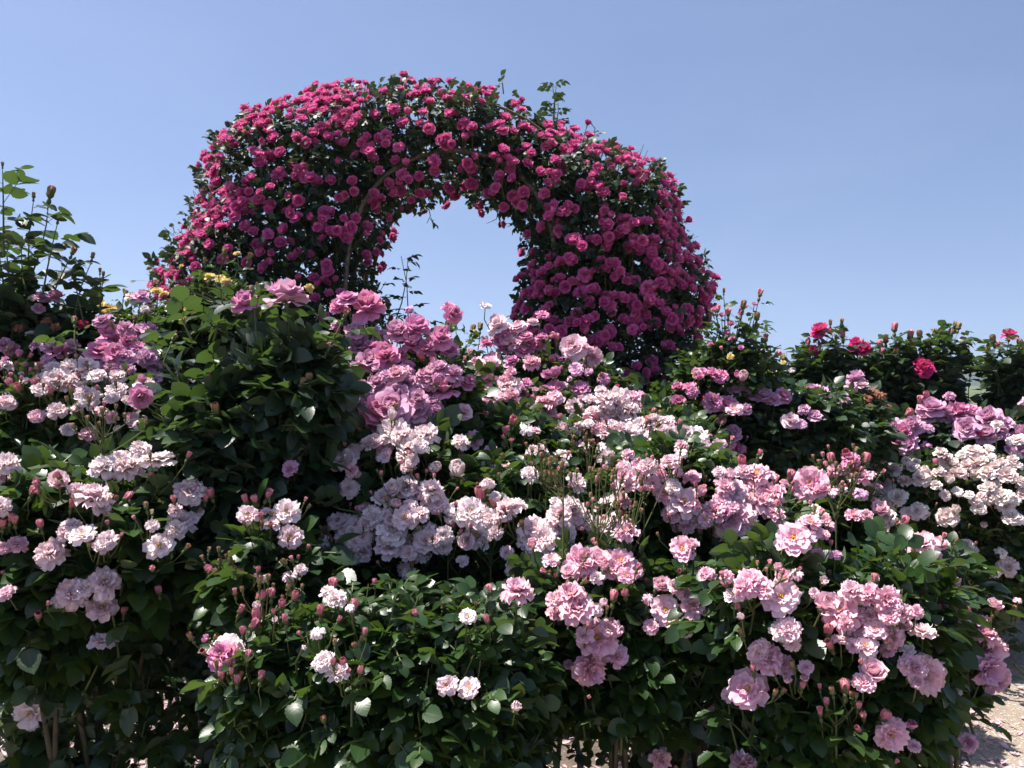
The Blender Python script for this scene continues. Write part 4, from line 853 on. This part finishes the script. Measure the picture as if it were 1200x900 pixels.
mx = nt.nodes.new('ShaderNodeMix'); mx.data_type = 'RGBA'; mx.blend_type = 'MULTIPLY'; mx.inputs[0].default_value = 1
nt.links.new(sky.outputs[0], mx.inputs[6]); mx.inputs[7].default_value = (1.06, .975, .985, 1)
tc = nt.nodes.new('ShaderNodeTexCoord'); va = nt.nodes.new('ShaderNodeVectorMath'); va.operation = 'ADD'; va.inputs[1].default_value = (0, 0, .16)
vn = nt.nodes.new('ShaderNodeVectorMath'); vn.operation = 'NORMALIZE'; nt.links.new(tc.outputs['Generated'], va.inputs[0]); nt.links.new(va.outputs[0], vn.inputs[0]); nt.links.new(vn.outputs[0], sky.inputs[0])
no = nt.nodes.new('ShaderNodeTexNoise'); no.inputs['Scale'].default_value = 2.2; no.inputs['Detail'].default_value = 5; no.inputs['Distortion'].default_value = .6
mp = nt.nodes.new('ShaderNodeMapping'); mp.inputs['Scale'].default_value = (1, 1, 3.2); nt.links.new(tc.outputs['Generated'], mp.inputs[0]); nt.links.new(mp.outputs[0], no.inputs['Vector'])
cl = ramp(nt, no.outputs[0], [(.45, (0, 0, 0)), (.8, (.03, .03, .03))])       # thin veil of high cloud
sx = nt.nodes.new('ShaderNodeMix'); sx.data_type = 'RGBA'; nt.links.new(cl, sx.inputs[0]); nt.links.new(mx.outputs[2], sx.inputs[6]); sx.inputs[7].default_value = (9, 9.2, 10, 1)
nt.links.new(sx.outputs[2], bg.inputs[0]); bg.inputs[1].default_value = .095
sd = Vector((math.sin(SUN_AZ)*math.cos(SUN_EL), math.cos(SUN_AZ)*math.cos(SUN_EL), math.sin(SUN_EL)))
L_ = bpy.data.lights.new('sun', 'SUN'); L_.energy = 5.0; L_.angle = R(.5); L_.color = (1, .95, .88)
lo = bpy.data.objects.new('sun', L_); COL.objects.link(lo); lo.rotation_euler = sd.to_track_quat('Z', 'Y').to_euler(); lo.location = sd*50
cam = bpy.data.cameras.new('camera'); co = bpy.data.objects.new('camera', cam); COL.objects.link(co)
co.location = (0, 0, H); co.rotation_euler = (R(90), 0, 0); cam.sensor_width = 36; cam.lens = 36*F/1200; cam.clip_start = .05; cam.clip_end = 9000
sc.camera = co
sc.render.engine = 'CYCLES'; cy = sc.cycles
cy.max_bounces = 7; cy.diffuse_bounces = 3; cy.glossy_bounces = 2; cy.transmission_bounces = 4; cy.transparent_max_bounces = 4; cy.volume_bounces = 0
cy.sample_clamp_indirect = 6; cy.caustics_reflective = False; cy.caustics_refractive = False
vs = sc.view_settings; vs.view_transform = 'Standard'; vs.look = 'None'; vs.exposure = .95; vs.gamma = 1; vs.use_curve_mapping = False
